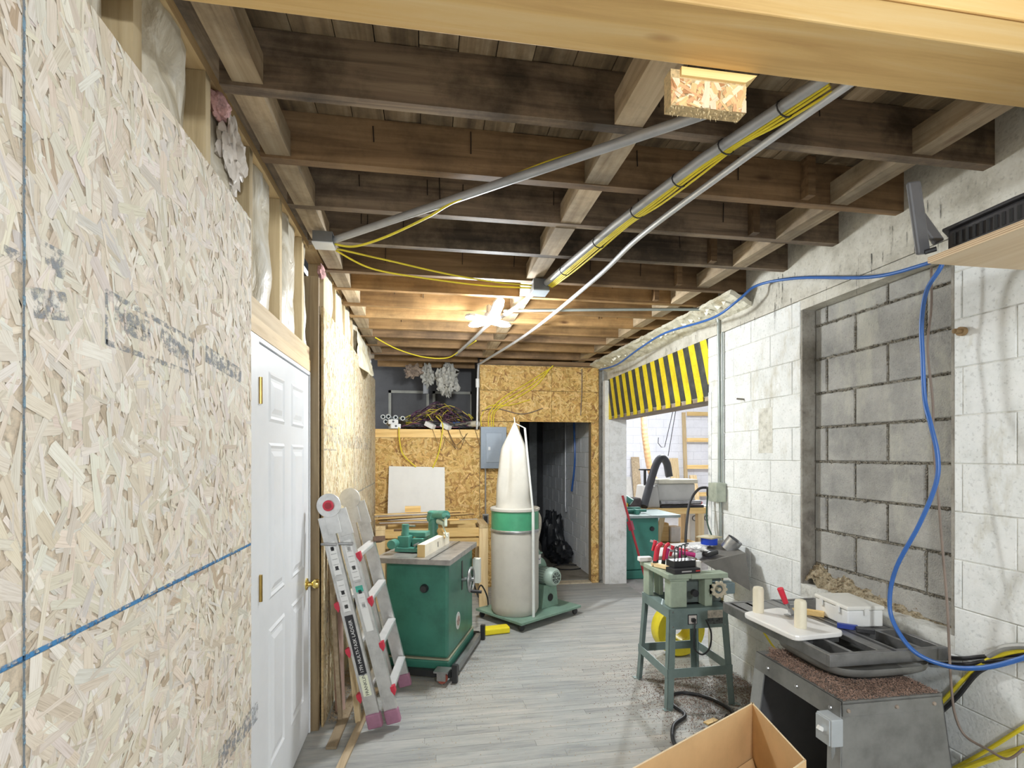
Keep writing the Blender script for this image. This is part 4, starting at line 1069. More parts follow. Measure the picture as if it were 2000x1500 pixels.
tangle('wire_tangle', 'tangle of purple black and yellow wires heaped on loft shelf', [(.10, .03, .07), (.03, .03, .035), (.72, .60, .05), (.25, .16, .12), (.14, .05, .12)], 130, .14, 6.42, 2.02, .42, .26, .17, .0042, 3)
tangle('cable_coil', 'bundle of bright blue cable on right of loft shelf', [(.02, .12, .42)], 22, .33, 6.22, 1.90, .12, .08, .045, .0045, 5)
tangle('wire_pile', 'pile of dark wires along the front edge of loft shelf', [(.03, .03, .03), (.22, .08, .12), (.05, .05, .06)], 70, .10, 6.2, 1.90, .42, .10, .045, .0045, 8)
tangle('yellow_cable_pile', 'bundle of yellow cable behind the pipes on loft shelf', [(.75, .62, .04), (.6, .62, .1)], 26, -.10, 6.55, 1.99, .30, .15, .06, .006, 9)
for k in range(5):
    tag(MB().tube([(-.36 + k * .05, 6.5, 1.97 - k * .012), (.30 + k * .05, 6.10, 1.885 + k * .008)], .011, 10).build('thin_conduit', M_steel, smooth=True), 'thin steel conduit lying slantwise over loft shelf wires', 'conduit', 'slanting conduits on the loft shelf')
M_yc = plain('yellow_cable', (.80, .66, .04), .45, 0, .08)
def cable(name, label, pts, r, mat, cat='cable', group=None, n=8, seg=10):
    return tag(MB().tube(smooth_path(pts, seg), r, n).build(name, mat, smooth=True), label, cat, group)
cable('yellow_cable', 'yellow cable dangling left from loft shelf to the white sheet', [(-.32, 6.03, 1.86), (-.31, 6.02, 1.7), (-.27, 6.03, 1.55), (-.13, 6.045, 1.41)], .007, M_yc)
cable('yellow_cable', 'yellow cable dangling from middle of loft shelf to sheet', [(.10, 6.2, 2.0), (.17, 6.05, 1.9), (.16, 6.03, 1.75), (.12, 6.03, 1.55), (.06, 6.05, 1.40)], .008, M_yc)
for k in range(6):
    x = R.uniform(-.3, .55)
    cable('loose_wire', 'thin dark wire drooping over loft shelf edge', [(x, 6.1, 1.88), (x + .03, 6.03, 1.78), (x + R.uniform(.05, .2), 6.04, R.uniform(1.6, 1.75)), (x + R.uniform(.1, .25), 6.05, R.uniform(1.62, 1.8))], .0025, plain('wire_dark', (.06, .04, .035), .5), group='thin wires over the loft edge', n=5)
# hanging insulation over the loft
M_fluff = plain('grey_fibre', (.56, .55, .50), .95, 0, .3, 30, .9)
for c, r_, s_, l_ in (((.24, 6.5, 2.47), (.12, .13, .17), 2, 'largest pale tuft of insulation hanging over the loft shelf'), ((.0, 6.60, 2.53), (.07, .08, .12), 6, 'small ragged tuft of insulation hanging left over loft shelf'), ((-.18, 6.5, 2.57), (.10, .08, .07), 4, 'brownish tuft of insulation tucked under joists over loft')):
    tag(blob('insulation_tuft', c, r_, M_fluff if s_ != 4 else plain('brown_fibre', (.36, .28, .22), .95, 0, .3, 30, .8), None, s_, amp=.7, freq=2.8), l_, 'insulation')
tag(MB().tube([(-.02, 6.7, 2.66), (-.02, 6.7, 2.32)], .035, 14).build('drain_pipe', plain('drain', (.35, .36, .38), .5), smooth=True), 'short grey pipe hanging over the loft shelf', 'pipe')


# ================================================================== RIGHT SIDE THINGS
M_sawgrey = plain('saw_enamel', (.19, .19, .18), .42, .25, .22, 7)
M_sawcast = plain('saw_cast', (.22, .22, .22), .36, .6, .22, 9)
M_rust = plain('dusty_edge', (.33, .27, .22), .7, .2, .3, 30)
M_chip = plain('walnut_chips', (.26, .17, .13), .95, 0, .45, 60)
M_chip2 = plain('pale_chips', (.62, .54, .42), .95, 0, .3, 60)

# ---- old table saw
ts = thing('table_saw', 'old grey cast iron table saw with open web top on splayed steel base', 'table saw', (1.72, 1.95, 0))
def tsw(mb, name, mat, parent=ts, **k): return mb.build(name, mat, parent, world=True, **k)
x0, x1, y0, y1, zt0, zt1 = 1.56, 2.105, 1.825, 2.58, .712, .762
mb = MB(); mb.box(x0, x1, y0, y0 + .022, zt0, zt1); mb.box(x0, x1, y1 - .022, y1, zt0, zt1); mb.box(x0, x0 + .022, y0 + .022, y1 - .022, zt0, zt1); mb.box(x1 - .022, x1, y0 + .022, y1 - .022, zt0, zt1)
mb.box(1.795, 1.88, y0 + .022, y1 - .022, .74, zt1)
top = tsw(mb, 'top_casting', M_sawcast, bevel=.003)
for x in (1.675, 1.99): tsw(MB().box(x - .009, x + .009, y0 + .022, y1 - .022, .722, zt1 - .001), 'web', M_sawcast, top)
for y in (2.06, 2.33): tsw(MB().box(x0 + .022, 1.795, y - .012, y + .012, .722, zt1 - .002), 'web', M_sawcast, top); tsw(MB().box(1.88, x1 - .022, y - .012, y + .012, .722, zt1 - .002), 'web', M_sawcast, top)
tsw(MB().box(1.845, 1.862, y0 - .001, y1, zt1 - .0, zt1 + .0006), 'mitre_slot', M_black, top)
tsw(MB().box(1.60, 1.79, 2.34, 2.55, zt1 - .004, zt1 - .001), 'table_plate', M_sawcast, top)
tsw(MB().box(1.89, 2.08, 2.08, 2.55, zt1 - .005, zt1 - .002), 'table_plate', M_sawcast, top)
# motor trough hanging under the top
def trough(a, b):
    th = a * 2 * math.pi; c, s_ = math.cos(th), math.sin(th)
    px = abs(c) ** .5 * math.copysign(1, c); py = abs(s_) ** .5 * math.copysign(1, s_)
    k = [.72, .9, .98, 1.0, 1.0][min(4, int(b * 4 + .01))]
    return (1.80 + .235 * px * k, 2.0 + .22 * py * k, .660 + .052 * b)
mb = MB().grid(trough, 48, 4); mb.add([trough(k / 48, 0) for k in range(48)], [tuple(range(48))])
tsw(mb, 'motor_trough', M_sawgrey, smooth=True)
bx0, bx1, by0, by1, bz = 1.478, 1.905, 1.675, 2.17, .655
fl = .05
def quadplate(p, th, n):
    n = Vector(n) * th; q = [tuple(Vector(v) + n) for v in p]
    return MB().add(list(p) + q, [(0, 1, 2, 3), (7, 6, 5, 4), (0, 4, 5, 1), (1, 5, 6, 2), (2, 6, 7, 3), (3, 7, 4, 0)])
tsw(MB().box(bx0, bx1, by0, by1, bz - .012, bz), 'base_top', M_sawgrey)
tsw(quadplate([(bx0 - fl, by0 - fl, 0), (bx1 + fl, by0 - fl, 0), (bx1, by0, bz - .012), (bx0, by0, bz - .012)], .004, (0, 1, 0)), 'front_panel', M_sawgrey)
tsw(quadplate([(bx0, by0 - .004, bz - .05), (bx1 - .01, by0 - .004, bz - .055), (bx1 - .01, by0 - .003, bz - .008), (bx0, by0 - .003, bz - .008)], -.004, (0, 1, 0)), 'front_flange', M_sawgrey)
pb = tsw(quadplate([(bx0 - fl, by1 + fl, 0), (bx1 + fl, by1 + fl, 0), (bx1, by1, bz - .012), (bx0, by1, bz - .012)], -.004, (0, 1, 0)), 'back_panel', plain('saw_dark', (.13, .13, .135), .45))
tsw(quadplate([(bx1 + fl, by0 - fl, 0), (bx1 + fl, by1 + fl, 0), (bx1, by1, bz - .012), (bx1, by0, bz - .012)], -.004, (1, 0, 0)), 'side_panel', plain('saw_dark', (.13, .13, .135), .45))
tsw(quadplate([(bx0 - .008, by0, bz - .075), (bx0 - .008, by1, bz - .075), (bx0 - .001, by1, bz), (bx0 - .001, by0, bz)], .005, (1, 0, 0)), 'side_skirt', M_sawgrey)
for ya, yb, yc, yd in ((by0 - fl, by0 + .02, by0 + .06, by0), (by1 - .02, by1 + fl, by1, by1 - .07)):
    tsw(quadplate([(bx0 - fl - .002, ya, 0), (bx0 - fl - .002, yb, 0), (bx0 - .002, yc, bz - .012), (bx0 - .002, yd, bz - .012)], .006, (1, 0, 0)), 'leg', plain('leg_grey', (.34, .35, .35), .4, .5, .2, 8))
for r_ in range(2):
    for c_ in range(5):
        for q in range(2):
            xx = bx0 + .03 + c_ * .08; zz = .48 - r_ * .20 - q * .018
            tsw(MB().box(xx, xx + .045, by1 - .002 + (bz - zz) * .075, by1 + .001 + (bz - zz) * .075, zz, zz + .006), 'louvre', M_dark, pb)
for yy in (1.72, 1.9, 2.08): tsw(MB().lathe([(.008, 0), (.006, .005)], 8, axisM((bx0 - .006, yy, bz - .04), (-1, 0, 0))), 'bolt', M_steel)
for xx in (1.50, 1.70, 1.86): tsw(MB().lathe([(.008, 0), (.006, .005)], 8, axisM((xx, by0 - .008, bz - .03), (0, -1, 0))), 'bolt', M_rust)
sw = tsw(MB().box(1.425, 1.474, 1.66, 1.735, .50, .60), 'switch_box', plain('switch_grey', (.42, .45, .47), .45, .3, .1), bevel=.004)
tsw(MB().box(1.4195, 1.4245, 1.665, 1.73, .505, .595), 'switch_plate', plain('plate_grey', (.5, .54, .57), .4, .4, .08), sw)
tsw(MB().bar((1.42, 1.697, .55), (1.402, 1.697, .56), .012, .014), 'toggle', M_lblwhite, sw)
tsw(MB().tube(smooth_path([(1.47, 1.70, .50), (1.475, 1.70, .42), (1.50, 1.74, .25), (1.52, 1.8, .1)], 6), .014, 8), 'switch_conduit', plain('flex_grey', (.3, .33, .35), .5), sw, smooth=True)
def chips(name, label, n, fn, mat, smin, smax, seed, parent=None, cat='sawdust'):
    rr = random.Random(seed); V = []; F = []
    for k in range(n):
        p = Vector(fn(rr)); s_ = rr.uniform(smin, smax); a = rr.random() * 6.28
        d = Vector((math.cos(a), math.sin(a), rr.uniform(-.3, .5))) * s_; e = Vector((-math.sin(a), math.cos(a), rr.uniform(-.3, .3))) * s_ * rr.uniform(.25, .7)
        b = len(V); up = Vector((0, 0, s_ * .45))
        V += [tuple(p + d), tuple(p + e), tuple(p - d), tuple(p - e), tuple(p + up)]; F += [(b, b + 1, b + 4), (b + 1, b + 2, b + 4), (b + 2, b + 3, b + 4), (b + 3, b, b + 4)]
    me = bpy.data.meshes.new(name); me.from_pydata(V, [], F); me.materials.append(mat)
    o = bpy.data.objects.new(name, me); COL.objects.link(o); o['kind'] = 'stuff'
    if parent is not None: o.parent = parent
    else: tag(o, label, cat)
    return o
def basetop(rr):
    while True:
        x = rr.uniform(bx0 + .01, bx1 - .005); y = rr.uniform(by0 + .005, by1 - .05)
        if ((x - 1.80) / .21) ** 4 + ((y - 2.0) / .19) ** 4 > .8: break
    return (x, y, bz + .001 + rr.random() ** 2 * .007)
chips('saw_chips', 'brown wood chips covering the steel base top of table saw', 9000, basetop, M_chip, .0015, .005, 4)
chips('rail_chips', 'brown wood chips on far corner of the saw base', 700, lambda r_: (1.52 + abs(r_.gauss(0, .035)), 2.12 + r_.gauss(0, .02), bz + .001 + r_.random() * .02), M_chip, .002, .006, 5)

# ---- things lying on the saw
jg = thing('routing_jig', 'white plastic jig board with two cream pegs on table saw', 'jig', (1.68, 2.2, .763))
jq = [((1.505, 2.323, 0.785)[:2]), ((1.523, 1.974, 0.785)[:2]), ((1.785, 1.996, 0.785)[:2]), ((1.749, 2.37, 0.785)[:2])]
jc = [Vector((*q_, 0)) for q_ in jq]; jr = []
for i in range(4):
    p_, a_, b_ = jc[i], jc[i - 1], jc[(i + 1) % 4]; da, db = (a_ - p_).normalized() * .04, (b_ - p_).normalized() * .04
    for t_ in (0, .25, .5, .75, 1): v_ = (p_ + da) * (1 - t_) ** 2 + p_ * 2 * t_ * (1 - t_) + (p_ + db) * t_ * t_; jr.append((v_.x, v_.y))
mb = MB(); mb.prism(jr, .7632, .7872); mb.build('board', plain('white_hdpe', (.84, .83, .81), .3, 0, .03), jg, world=True, bevel=.006)
M_peg = plain('cream_peg', (.80, .74, .58), .4, 0, .06)
for q in ((1.584, 2.31, 0.785), (1.627, 2.075, 0.785)):
    mb = MB(); mb.lathe([(.025, 0), (.025, .112), (.021, .122), (.012, .125)], 22, Matrix.Translation((q[0], q[1], .7853))); mb.build('peg', M_peg, jg, world=True, smooth=True)
q = Vector((1.704, 2.226, 0.785)); 
tc = MB(); tc.box(q.x - .03, q.x + .02, q.y - .02, q.y + .02, .7853, .793); tc.bar(q + Vector((-.01, 0, .005)), q + Vector((-.02, 0, .055)), .008, .018); tc.bar(q + Vector((.01, 0, .005)), q + Vector((-.035, .0, .07)), .008, .014); tc.bar(q + Vector((-.02, 0, .05)), q + Vector((.05, .01, .045)), .01, .014)
tcl = tc.build('toggle_clamp', M_steel, jg, world=True)
MB().tube([q + Vector((-.035, 0, .065)), q + Vector((-.065, 0, .135))], [.012, .014], 12).build('clamp_grip', plain('grip_red', (.62, .02, .05), .4, 0, .08), tcl, world=True, smooth=True)
tag(MB().bar((1.80, 2.36, .775), (1.90, 2.26, .775), .03, .024).build('wood_offcut', M_pine), 'small tan wood offcut lying behind peg on saw top', 'offcut')
og = thing('parts_organizer', 'clear white plastic parts organizer box on right of saw top', 'box', (1.99, 2.22, .763))
M_clear = plain('clear_plastic', (.82, .83, .82), .3, 0, .04)
mb = MB(); mb.M = rotM((1.985, 2.21, .763), z=RAD(-6)); mb.box(-.085, .085, -.115, .115, 0, .075); ob_ = mb.build('tray', M_clear, og, world=True, bevel=.006)
mb = MB(); mb.M = rotM((1.985, 2.21, .763), z=RAD(-6)); mb.box(-.09, .09, -.12, .12, .0755, .095); mb.build('lid', plain('lid_clear', (.80, .79, .74), .25, 0, .05), og, world=True, bevel=.006)
for sx, sy in ((-.092, -.06), (-.092, .06), (.0, -.122)):
    mb = MB(); mb.M = rotM((1.985, 2.21, .763), z=RAD(-6)); mb.cbox((sx, sy, .07), (.02 if sx == 0 else .006, .006 if sx == 0 else .02, .03)); mb.build('latch', M_lblwhite, og, world=True)
mb = MB(); mb.bar((1.84, 2.11, .775), (1.90, 2.06, .775), .02, .02); bc = mb.build('spring_clamp', plain('clamp_blue', (.03, .06, .35), .4)); tag(bc, 'small blue clamp lying before the clear organizer box', 'clamp')
tag(MB().cbox((0, 0, 0), (.07, .03, .022), rotM((1.91, 2.03, .774), z=-.6)).build('battery_pack', M_black, bevel=.003), 'small black battery pack beside blue clamp on saw', 'battery')

# ---- green moulder on steel stand
pl = thing('planer_moulder', 'sage green bench planer with dust hood on a splayed steel stand', 'planer', (1.63, 3.2, 0))
M_stand = plain('stand_grey_green', (.20, .27, .26), .45, .15, .14, 7)
M_head = plain('planer_sage', (.36, .43, .34), .5, .05, .15, 8)
def pw(mb, name, mat, parent=pl, **k): return mb.build(name, mat, parent, world=True, **k)
tx0, tx1, ty0, ty1, tz = 1.455, 1.835, 2.985, 3.385, .605
lf = .045
for sx, sy in ((0, 0), (1, 0), (0, 1), (1, 1)):
    X = tx1 if sx else tx0; Y = ty1 if sy else ty0; dx = lf if sx else -lf * .5; dy = lf * 1.3 if sy else -.012
    ix = -1 if sx else 1; iy = -1 if sy else 1
    mb = MB()
    mb.add([(X, Y, tz), (X + ix * .045, Y, tz), (X + dx + ix * .04, Y + dy, 0), (X + dx, Y + dy, 0), (X, Y + iy * .004, tz), (X + ix * .045, Y + iy * .004, tz), (X + dx + ix * .04, Y + dy + iy * .004, 0), (X + dx, Y + dy + iy * .004, 0)], [(0, 1, 2, 3), (7, 6, 5, 4), (0, 4, 5, 1), (1, 5, 6, 2), (2, 6, 7, 3), (3, 7, 4, 0)])
    mb.add([(X, Y, tz), (X, Y + iy * .045, tz), (X + dx, Y + dy + iy * .04, 0), (X + dx, Y + dy, 0), (X + ix * .004, Y, tz), (X + ix * .004, Y + iy * .045, tz), (X + dx + ix * .004, Y + dy + iy * .04, 0), (X + dx + ix * .004, Y + dy, 0)], [(0, 1, 2, 3), (7, 6, 5, 4), (0, 4, 5, 1), (1, 5, 6, 2), (2, 6, 7, 3), (3, 7, 4, 0)])
    mb.box(X + dx - .02, X + dx + .03, Y + dy - .012, Y + dy + .025, 0, .004)
    pw(mb, 'leg', M_stand)
for (a, b_) in (((tx0 - .015, ty0 - .008), (tx1 + .03, ty0 - .008)), ((tx0 - .015, ty1 + .035), (tx1 + .03, ty1 + .035)), ((tx0 - .018, ty0 - .008), (tx0 - .018, ty1 + .035)), ((tx1 + .03, ty0 - .008), (tx1 + .03, ty1 + .035))):
    pw(MB().bar((*a, .22), (*b_, .22), .004, .055), 'stretcher', M_stand)
ap = pw(MB().box(tx0 + .0, tx1, ty0 - .006, ty0 - .001, .485, tz), 'front_apron', M_stand)
pw(MB().box(tx0 - .006, tx0 - .001, ty0, ty1, .55, tz), 'side_apron', M_stand); pw(MB().box(tx1 + .001, tx1 + .006, ty0, ty1, .55, tz), 'side_apron', M_stand); pw(MB().box(tx0, tx1, ty1 + .001, ty1 + .006, .55, tz), 'back_apron', M_stand)
pw(MB().box(tx0 - .006, tx1 + .006, ty0 - .006, ty0 + .07, tz, tz + .005), 'top_flange', M_stand); pw(MB().box(tx0 - .006, tx0 + .06, ty0 + .07, ty1 + .006, tz, tz + .005), 'top_flange', M_stand); pw(MB().box(tx1 - .06, tx1 + .006, ty0 + .07, ty1 + .006, tz, tz + .005), 'top_flange', M_stand)
sp = pw(MB().box(1.57, 1.63, ty0 - .009, ty0 - .0065, .512, .572), 'switch_plate', M_black, ap)
pw(MB().box(1.575, 1.625, ty0 - .011, ty0 - .0095, .517, .567), 'dial_face', plain('dial_face', (.62, .58, .55), .5), ap); pw(MB().bar((1.60, ty0 - .011, .542), (1.60, ty0 - .032, .54), .022, .02), 'dial_knob', M_black, ap)
pw(MB().box(1.70, 1.80, ty0 - .009, ty0 - .0065, .545, .592), 'maker_plate', plain('maker_plate', (.60, .55, .48), .45, .2, .3, 50), ap); pw(MB().box(1.70, 1.80, ty0 - .009, ty0 - .0065, .508, .543), 'rating_plate', plain('rating_plate', (.10, .11, .11), .45, .2, .8, 70), ap)
for xx in (1.475, 1.815):
    for zz in (.50, .59): pw(MB().lathe([(.006, 0), (.004, .004)], 8, axisM((xx, ty0 - .006, zz), (0, -1, 0))), 'rivet', M_steel, ap)
# castings
pw(MB().box(1.465, 1.575, 2.995, 3.08, tz + .006, .775).box(1.455, 1.585, 2.985, 3.09, .775, .79), 'pedestal', M_head, bevel=.008)
pw(MB().box(1.455, 1.49, 3.29, 3.38, tz + .006, .79).box(1.53, 1.56, 3.29, 3.38, tz + .006, .79), 'pedestal', M_head, bevel=.004)
pw(MB().box(1.695, 1.745, 3.0, 3.08, tz + .006, .79), 'pedestal', M_head, bevel=.004)
pw(MB().box(1.44, 1.66, 2.975, 3.40, .791, .822), 'infeed_table', M_head, bevel=.004)
pw(MB().box(1.59, 1.83, 2.965, 3.06, .79, .82), 'front_table', M_head, bevel=.003)
pw(MB().box(1.60, 1.86, 3.09, 3.36, .61, .76), 'cutter_housing', plain('housing_dark', (.16, .19, .18), .5, .1, .2), bevel=.01)
pw(MB().box(1.72, 1.90, 3.0, 3.07, .68, .75), 'gear_case', plain('motor_blue_grey', (.20, .27, .29), .45, .1, .12), bevel=.006)
pw(MB().tube([(1.62, 3.0, .70), (1.62, 2.975, .70)], .022, 14), 'shaft_cap', M_black, smooth=True)
hwc = Vector((1.755, 2.955, .728)); mb = MB(); mb.lathe([(.012, -.02), (.012, .02)], 14, axisM(hwc, (0, -1, 0))); mb.lathe([(.028, .004), (.042, .012), (.044, .02), (.038, .022), (.026, .012)], 24, axisM(hwc, (0, -1, 0)), cap=False)
ho2 = pw(mb, 'handwheel', plain('wheel_bone', (.58, .52, .40), .5, 0, .15), smooth=True)
for k in range(10): a = k * .628; pw(MB().lathe([(.010, .006), (.010, .02)], 10, axisM(hwc + Vector((.043 * math.cos(a), 0, .043 * math.sin(a))), (0, -1, 0))), 'rim_lobe', MATS['wheel_bone'], ho2)
pw(MB().box(1.84, 1.90, 3.1, 3.3, .44, .60), 'motor_bracket', plain('bracket_black', (.035, .04, .042), .5), bevel=.006)
pw(MB().lathe([(.085, 0), (.085, .20)], 24, axisM((1.74, 3.12, .52), (0, 1, 0))), 'motor', MATS['bracket_black'], smooth=True)
# sheet metal dust hood
M_hood = plain('hood_steel', (.20, .19, .175), .55, .3, .16, 5)
hA, hB, hC, hD = (1.74, 3.10, .86), (2.06, 3.14, .905), (2.09, 3.46, .935), (1.70, 3.50, .915)
hE = (2.07, 3.10, .665)
mb = MB(); mb.add([hA, hB, hC, hD, hE, (2.10, 3.46, .72)], [(0, 1, 2, 3), (0, 4, 1), (1, 4, 5, 2), (0, 3, 5, 4)])
hd = pw(mb, 'dust_hood', M_hood)
pw(MB().lathe([(.052, 0), (.052, .085)], 24, axisM((2.02, 3.28, .905), (.45, -.35, .82)), cap=False), 'hood_spout', plain('galv_duct', (.42, .43, .44), .3, .8, .15), hd, smooth=True)
pw(MB().tube([(1.90, 3.30, .68), (1.95, 3.28, .62), (1.93, 3.22, .58)], [.05, .05, .02], 16), 'drive_pulley', plain('pulley_ochre', (.35, .30, .12), .5), smooth=True)
MB().tube(smooth_path([(1.60, 2.945, .54), (1.59, 2.94, .44), (1.60, 2.95, .37), (1.65, 2.95, .335), (1.70, 2.955, .37), (1.71, 2.955, .46), (1.68, 2.96, .54)], 8), .005, 8).build('power_cord', M_black, pl, smooth=True, world=True)

# ---- clutter on the planer
cd = thing('bit_caddy', 'black stepped tool caddy on the front of planer', 'caddy', (1.56, 3.06, .823))
mb = MB(); mb.M = rotM((1.565, 3.05, .823), z=RAD(8)); mb.box(-.10, .085, -.075, .02, 0, .03); cb = mb.build('tray', M_black, cd, world=True, bevel=.003)
mb = MB(); mb.M = rotM((1.565, 3.05, .823), z=RAD(8)); mb.box(-.075, .085, -.03, .055, .03, .07); mb.build('rack', M_black, cd, world=True, bevel=.003)
mb = MB(); mb.M = rotM((1.565, 3.05, .823), z=RAD(8)); mb.box(-.05, .02, -.0758, -.0752, .01, .018); mb.build('label_strip', plain('strip_grey', (.45, .45, .45), .5, var=0), cb, world=True)
mb = MB(); mb.M = rotM((1.565, 3.05, .823), z=RAD(8)); mb.box(.05, .08, -.0758, -.0752, .01, .018); mb.build('label_strip', plain('strip_red', (.6, .05, .05), .5, var=0), cb, world=True)
GH = 'hex keys standing in the black caddy'
for k in range(4):
    x = 1.53 + k * .025; y = 3.07 + .004 * k
    tag(MB().tube(smooth_path([(x, y, .895), (x, y, .955 + .006 * k), (x + .008, y, .97 + .006 * k), (x + .025, y, .968 + .006 * k)], 4), .004, 8).build('hex_key', plain('key_black', (.05, .05, .055), .35, .5, .1), smooth=True), 'black hex key standing in the stepped caddy', 'hex key', GH)
def bar_clamp(name, label, a, b, mat, jaw=.06):
    t = thing(name, label, 'clamp', a); a, b = Vector(a), Vector(b); d = (b - a).normalized(); s_ = d.cross(Vector((0, 1, 0))).normalized()
    MB().bar(a, b, .006, .014).build('bar', M_steel, t, world=True)
    for k in (.12, .55):
        p = a + (b - a) * k; mb = MB(); mb.tube([p + s_ * .012, p - s_ * jaw], [.013, .009], 10); mb.build('jaw', mat, t, world=True, smooth=True)
    MB().tube([b - d * .08, b], [.012, .015], 12).build('handle', mat, t, world=True, smooth=True)
    return t
M_cred = plain('clamp_red', (.62, .03, .06), .4, 0, .1)
bar_clamp('quick_clamp', 'red quick clamp with steel bar sloping across planer clutter', (1.47, 3.30, .975), (1.72, 3.22, .90), M_cred)
bar_clamp('quick_clamp', 'magenta handled quick clamp lying low on planer clutter', (1.53, 3.22, .93), (1.72, 3.17, .895), plain('clamp_magenta', (.5, .02, .18), .4))
for k, (x, y) in enumerate(((1.475, 3.20), (1.505, 3.24), (1.545, 3.22))):
    t = thing('spring_clamp', ['red spring clamp standing leftmost beside the black caddy', 'red spring clamp standing between two others behind caddy', 'red spring clamp standing behind hex keys'][k], 'clamp', (x, y, .823))
    mb = MB(); mb.tube(smooth_path([(x - .02, y, .825), (x - .012, y, .90), (x, y, .95), (x + .022, y, .965)], 5), .012, 10); mb.build('jaw_arm', M_cred, t, world=True, smooth=True)
    mb = MB(); mb.tube([(x - .021, y, .824), (x - .017, y, .86)], .013, 10); mb.build('tip', M_black, t, world=True, smooth=True)
tag(MB().bar((1.452, 3.22, .835), (1.50, 3.06, .842), .03, .022).build('angled_offcut', M_pineY), 'tan wood offcut lying on planer table left of caddy', 'offcut')
tag(MB().cbox((1.462, 3.37, .840), (.09, .05, .03)).build('white_block', M_lblwhite, bevel=.005), 'white plastic block on far left corner of planer table', 'block')
tag(blob('crumpled_cloth', (1.76, 3.22, .925), (.06, .05, .018), plain('cloth_white', (.82, .82, .82), .8), None, 4, amp=.8), 'crumpled white cloth on top of planer clutter', 'cloth')
tag(MB().cbox((1.665, 3.035, .855), (.03, .03, .066)).build('end_block', plain('painted_block_white', (.75, .73, .68), .5, 0, .2, 12)), 'white painted wood block standing beside caddy on planer', 'block')
tag(MB().cbox((0, 0, 0), (.10, .05, .03), rotM((1.83, 3.17, .905), z=.3, y=-.12)).build('glue_gun', M_black, bevel=.008), 'black hand tool lying on the dust hood', 'tool')
tp = thing('tape_roll', 'blue masking tape roll on dust hood under tan square', 'tape', (1.93, 3.36, .928))
mb = MB(); mb.lathe([(.055, 0), (.055, .045)], 28, Matrix.Translation((1.93, 3.36, .929)), cap=False); mb.lathe([(.038, 0), (.038, .045)], 28, Matrix.Translation((1.93, 3.36, .929)), cap=False); mb.build('roll', plain('tape_blue', (.01, .06, .55), .5, 0, .08), tp, world=True, smooth=True)
tag(MB().cbox((0, 0, 0), (.13, .12, .008), rotM((1.93, 3.36, .979), z=.5)).build('tan_square', plain('tan_card', (.45, .40, .26), .7, 0, .12)), 'tan square of board resting on blue tape roll', 'board')

# ---- floor things at right
rc = thing('romex_coil', 'yellow wrapped coil of building cable standing behind planer stand', 'cable coil', (1.86, 3.8, 0))
Mrc = Matrix.Translation((1.92, 3.80, .20)) @ Matrix.Rotation(RAD(90), 4, 'X') @ Matrix.Rotation(RAD(0), 4, 'Y')
mb = MB(); mb.lathe([(.07, -.06), (.19, -.06), (.198, -.05), (.198, .05), (.19, .06), (.07, .06), (.07, -.06)], 32, Mrc, cap=False); rcc = mb.build('coil', plain('coil_yellow', (.85, .72, .04), .4, 0, .12), rc, world=True, smooth=True)
text_mesh('coil_text', '12-2', .06, world_matrix(rc).inverted() @ Matrix.Translation((1.80, 3.738, .27)) @ Matrix.Rotation(RAD(90), 4, 'X'), M_black, rc)
cable('machine_cord', 'thick black machine cord curling over floor before planer stand', [(1.30, 2.48, .012), (1.30, 2.62, .012), (1.38, 2.78, .012), (1.50, 2.88, .012), (1.49, 3.0, .012), (1.52, 3.12, .012), (1.64, 3.15, .012), (1.76, 3.05, .012), (1.80, 2.88, .012), (1.72, 2.76, .012), (1.66, 2.72, .012), (1.72, 2.80, .03)], .011, M_black, 'cord', n=10)
def floorchips(cx_, cy_, sx_, sy_, zz=.0):
    return lambda r_: (min(2.13, cx_ + r_.gauss(0, sx_)), cy_ + r_.gauss(0, sy_), zz + .0005 + r_.random() ** 3 * .012)
chips('floor_chips', 'brown wood chips scattered over the floor under planer stand', 9000, floorchips(1.70, 3.12, .22, .30), M_chip, .0015, .006, 11)
chips('floor_chips_wall', 'brown wood chips drifted against the white block wall', 5000, lambda r_: (2.13 - abs(r_.gauss(0, .10)), r_.uniform(2.3, 3.5), .001 + r_.random() ** 2 * .03), M_chip, .002, .006, 12)
chips('shavings', 'pale wood shavings scattered over the open grey floor', 2200, lambda r_: (r_.uniform(-.1, 1.3), r_.uniform(2.4, 5.6), .002), M_chip2, .002, .006, 13)
chips('shavings_shaper', 'pale wood shavings round the base of green shaper', 2600, lambda r_: (.15 + r_.gauss(0, .22), 3.9 + r_.gauss(0, .35), .001 + r_.random() ** 3 * .004), plain('tan_chips', (.45, .36, .25), .95), .0015, .005, 14)
chips('shavings_wall', 'tan sawdust drifted along the left wall behind ladder', 5000, lambda r_: (-.57 + abs(r_.gauss(0, .09)), r_.uniform(3.15, 4.3), .001 + r_.random() ** 2 * .02), plain('tan_chips2', (.36, .27, .17), .95), .002, .006, 15)
tag(MB().cbox((0, 0, 0), (.09, .035, .008), rotM((1.62, 2.80, .006), z=.4)).build('wood_scrap', M_pine), 'thin wood scrap among floor chips before planer', 'scrap')
tag(MB().cbox((0, 0, 0), (.05, .05, .012), rotM((1.56, 2.62, .008), z=.2)).build('wood_scrap', M_pine), 'small square wood scrap on floor beside the cardboard box', 'scrap')

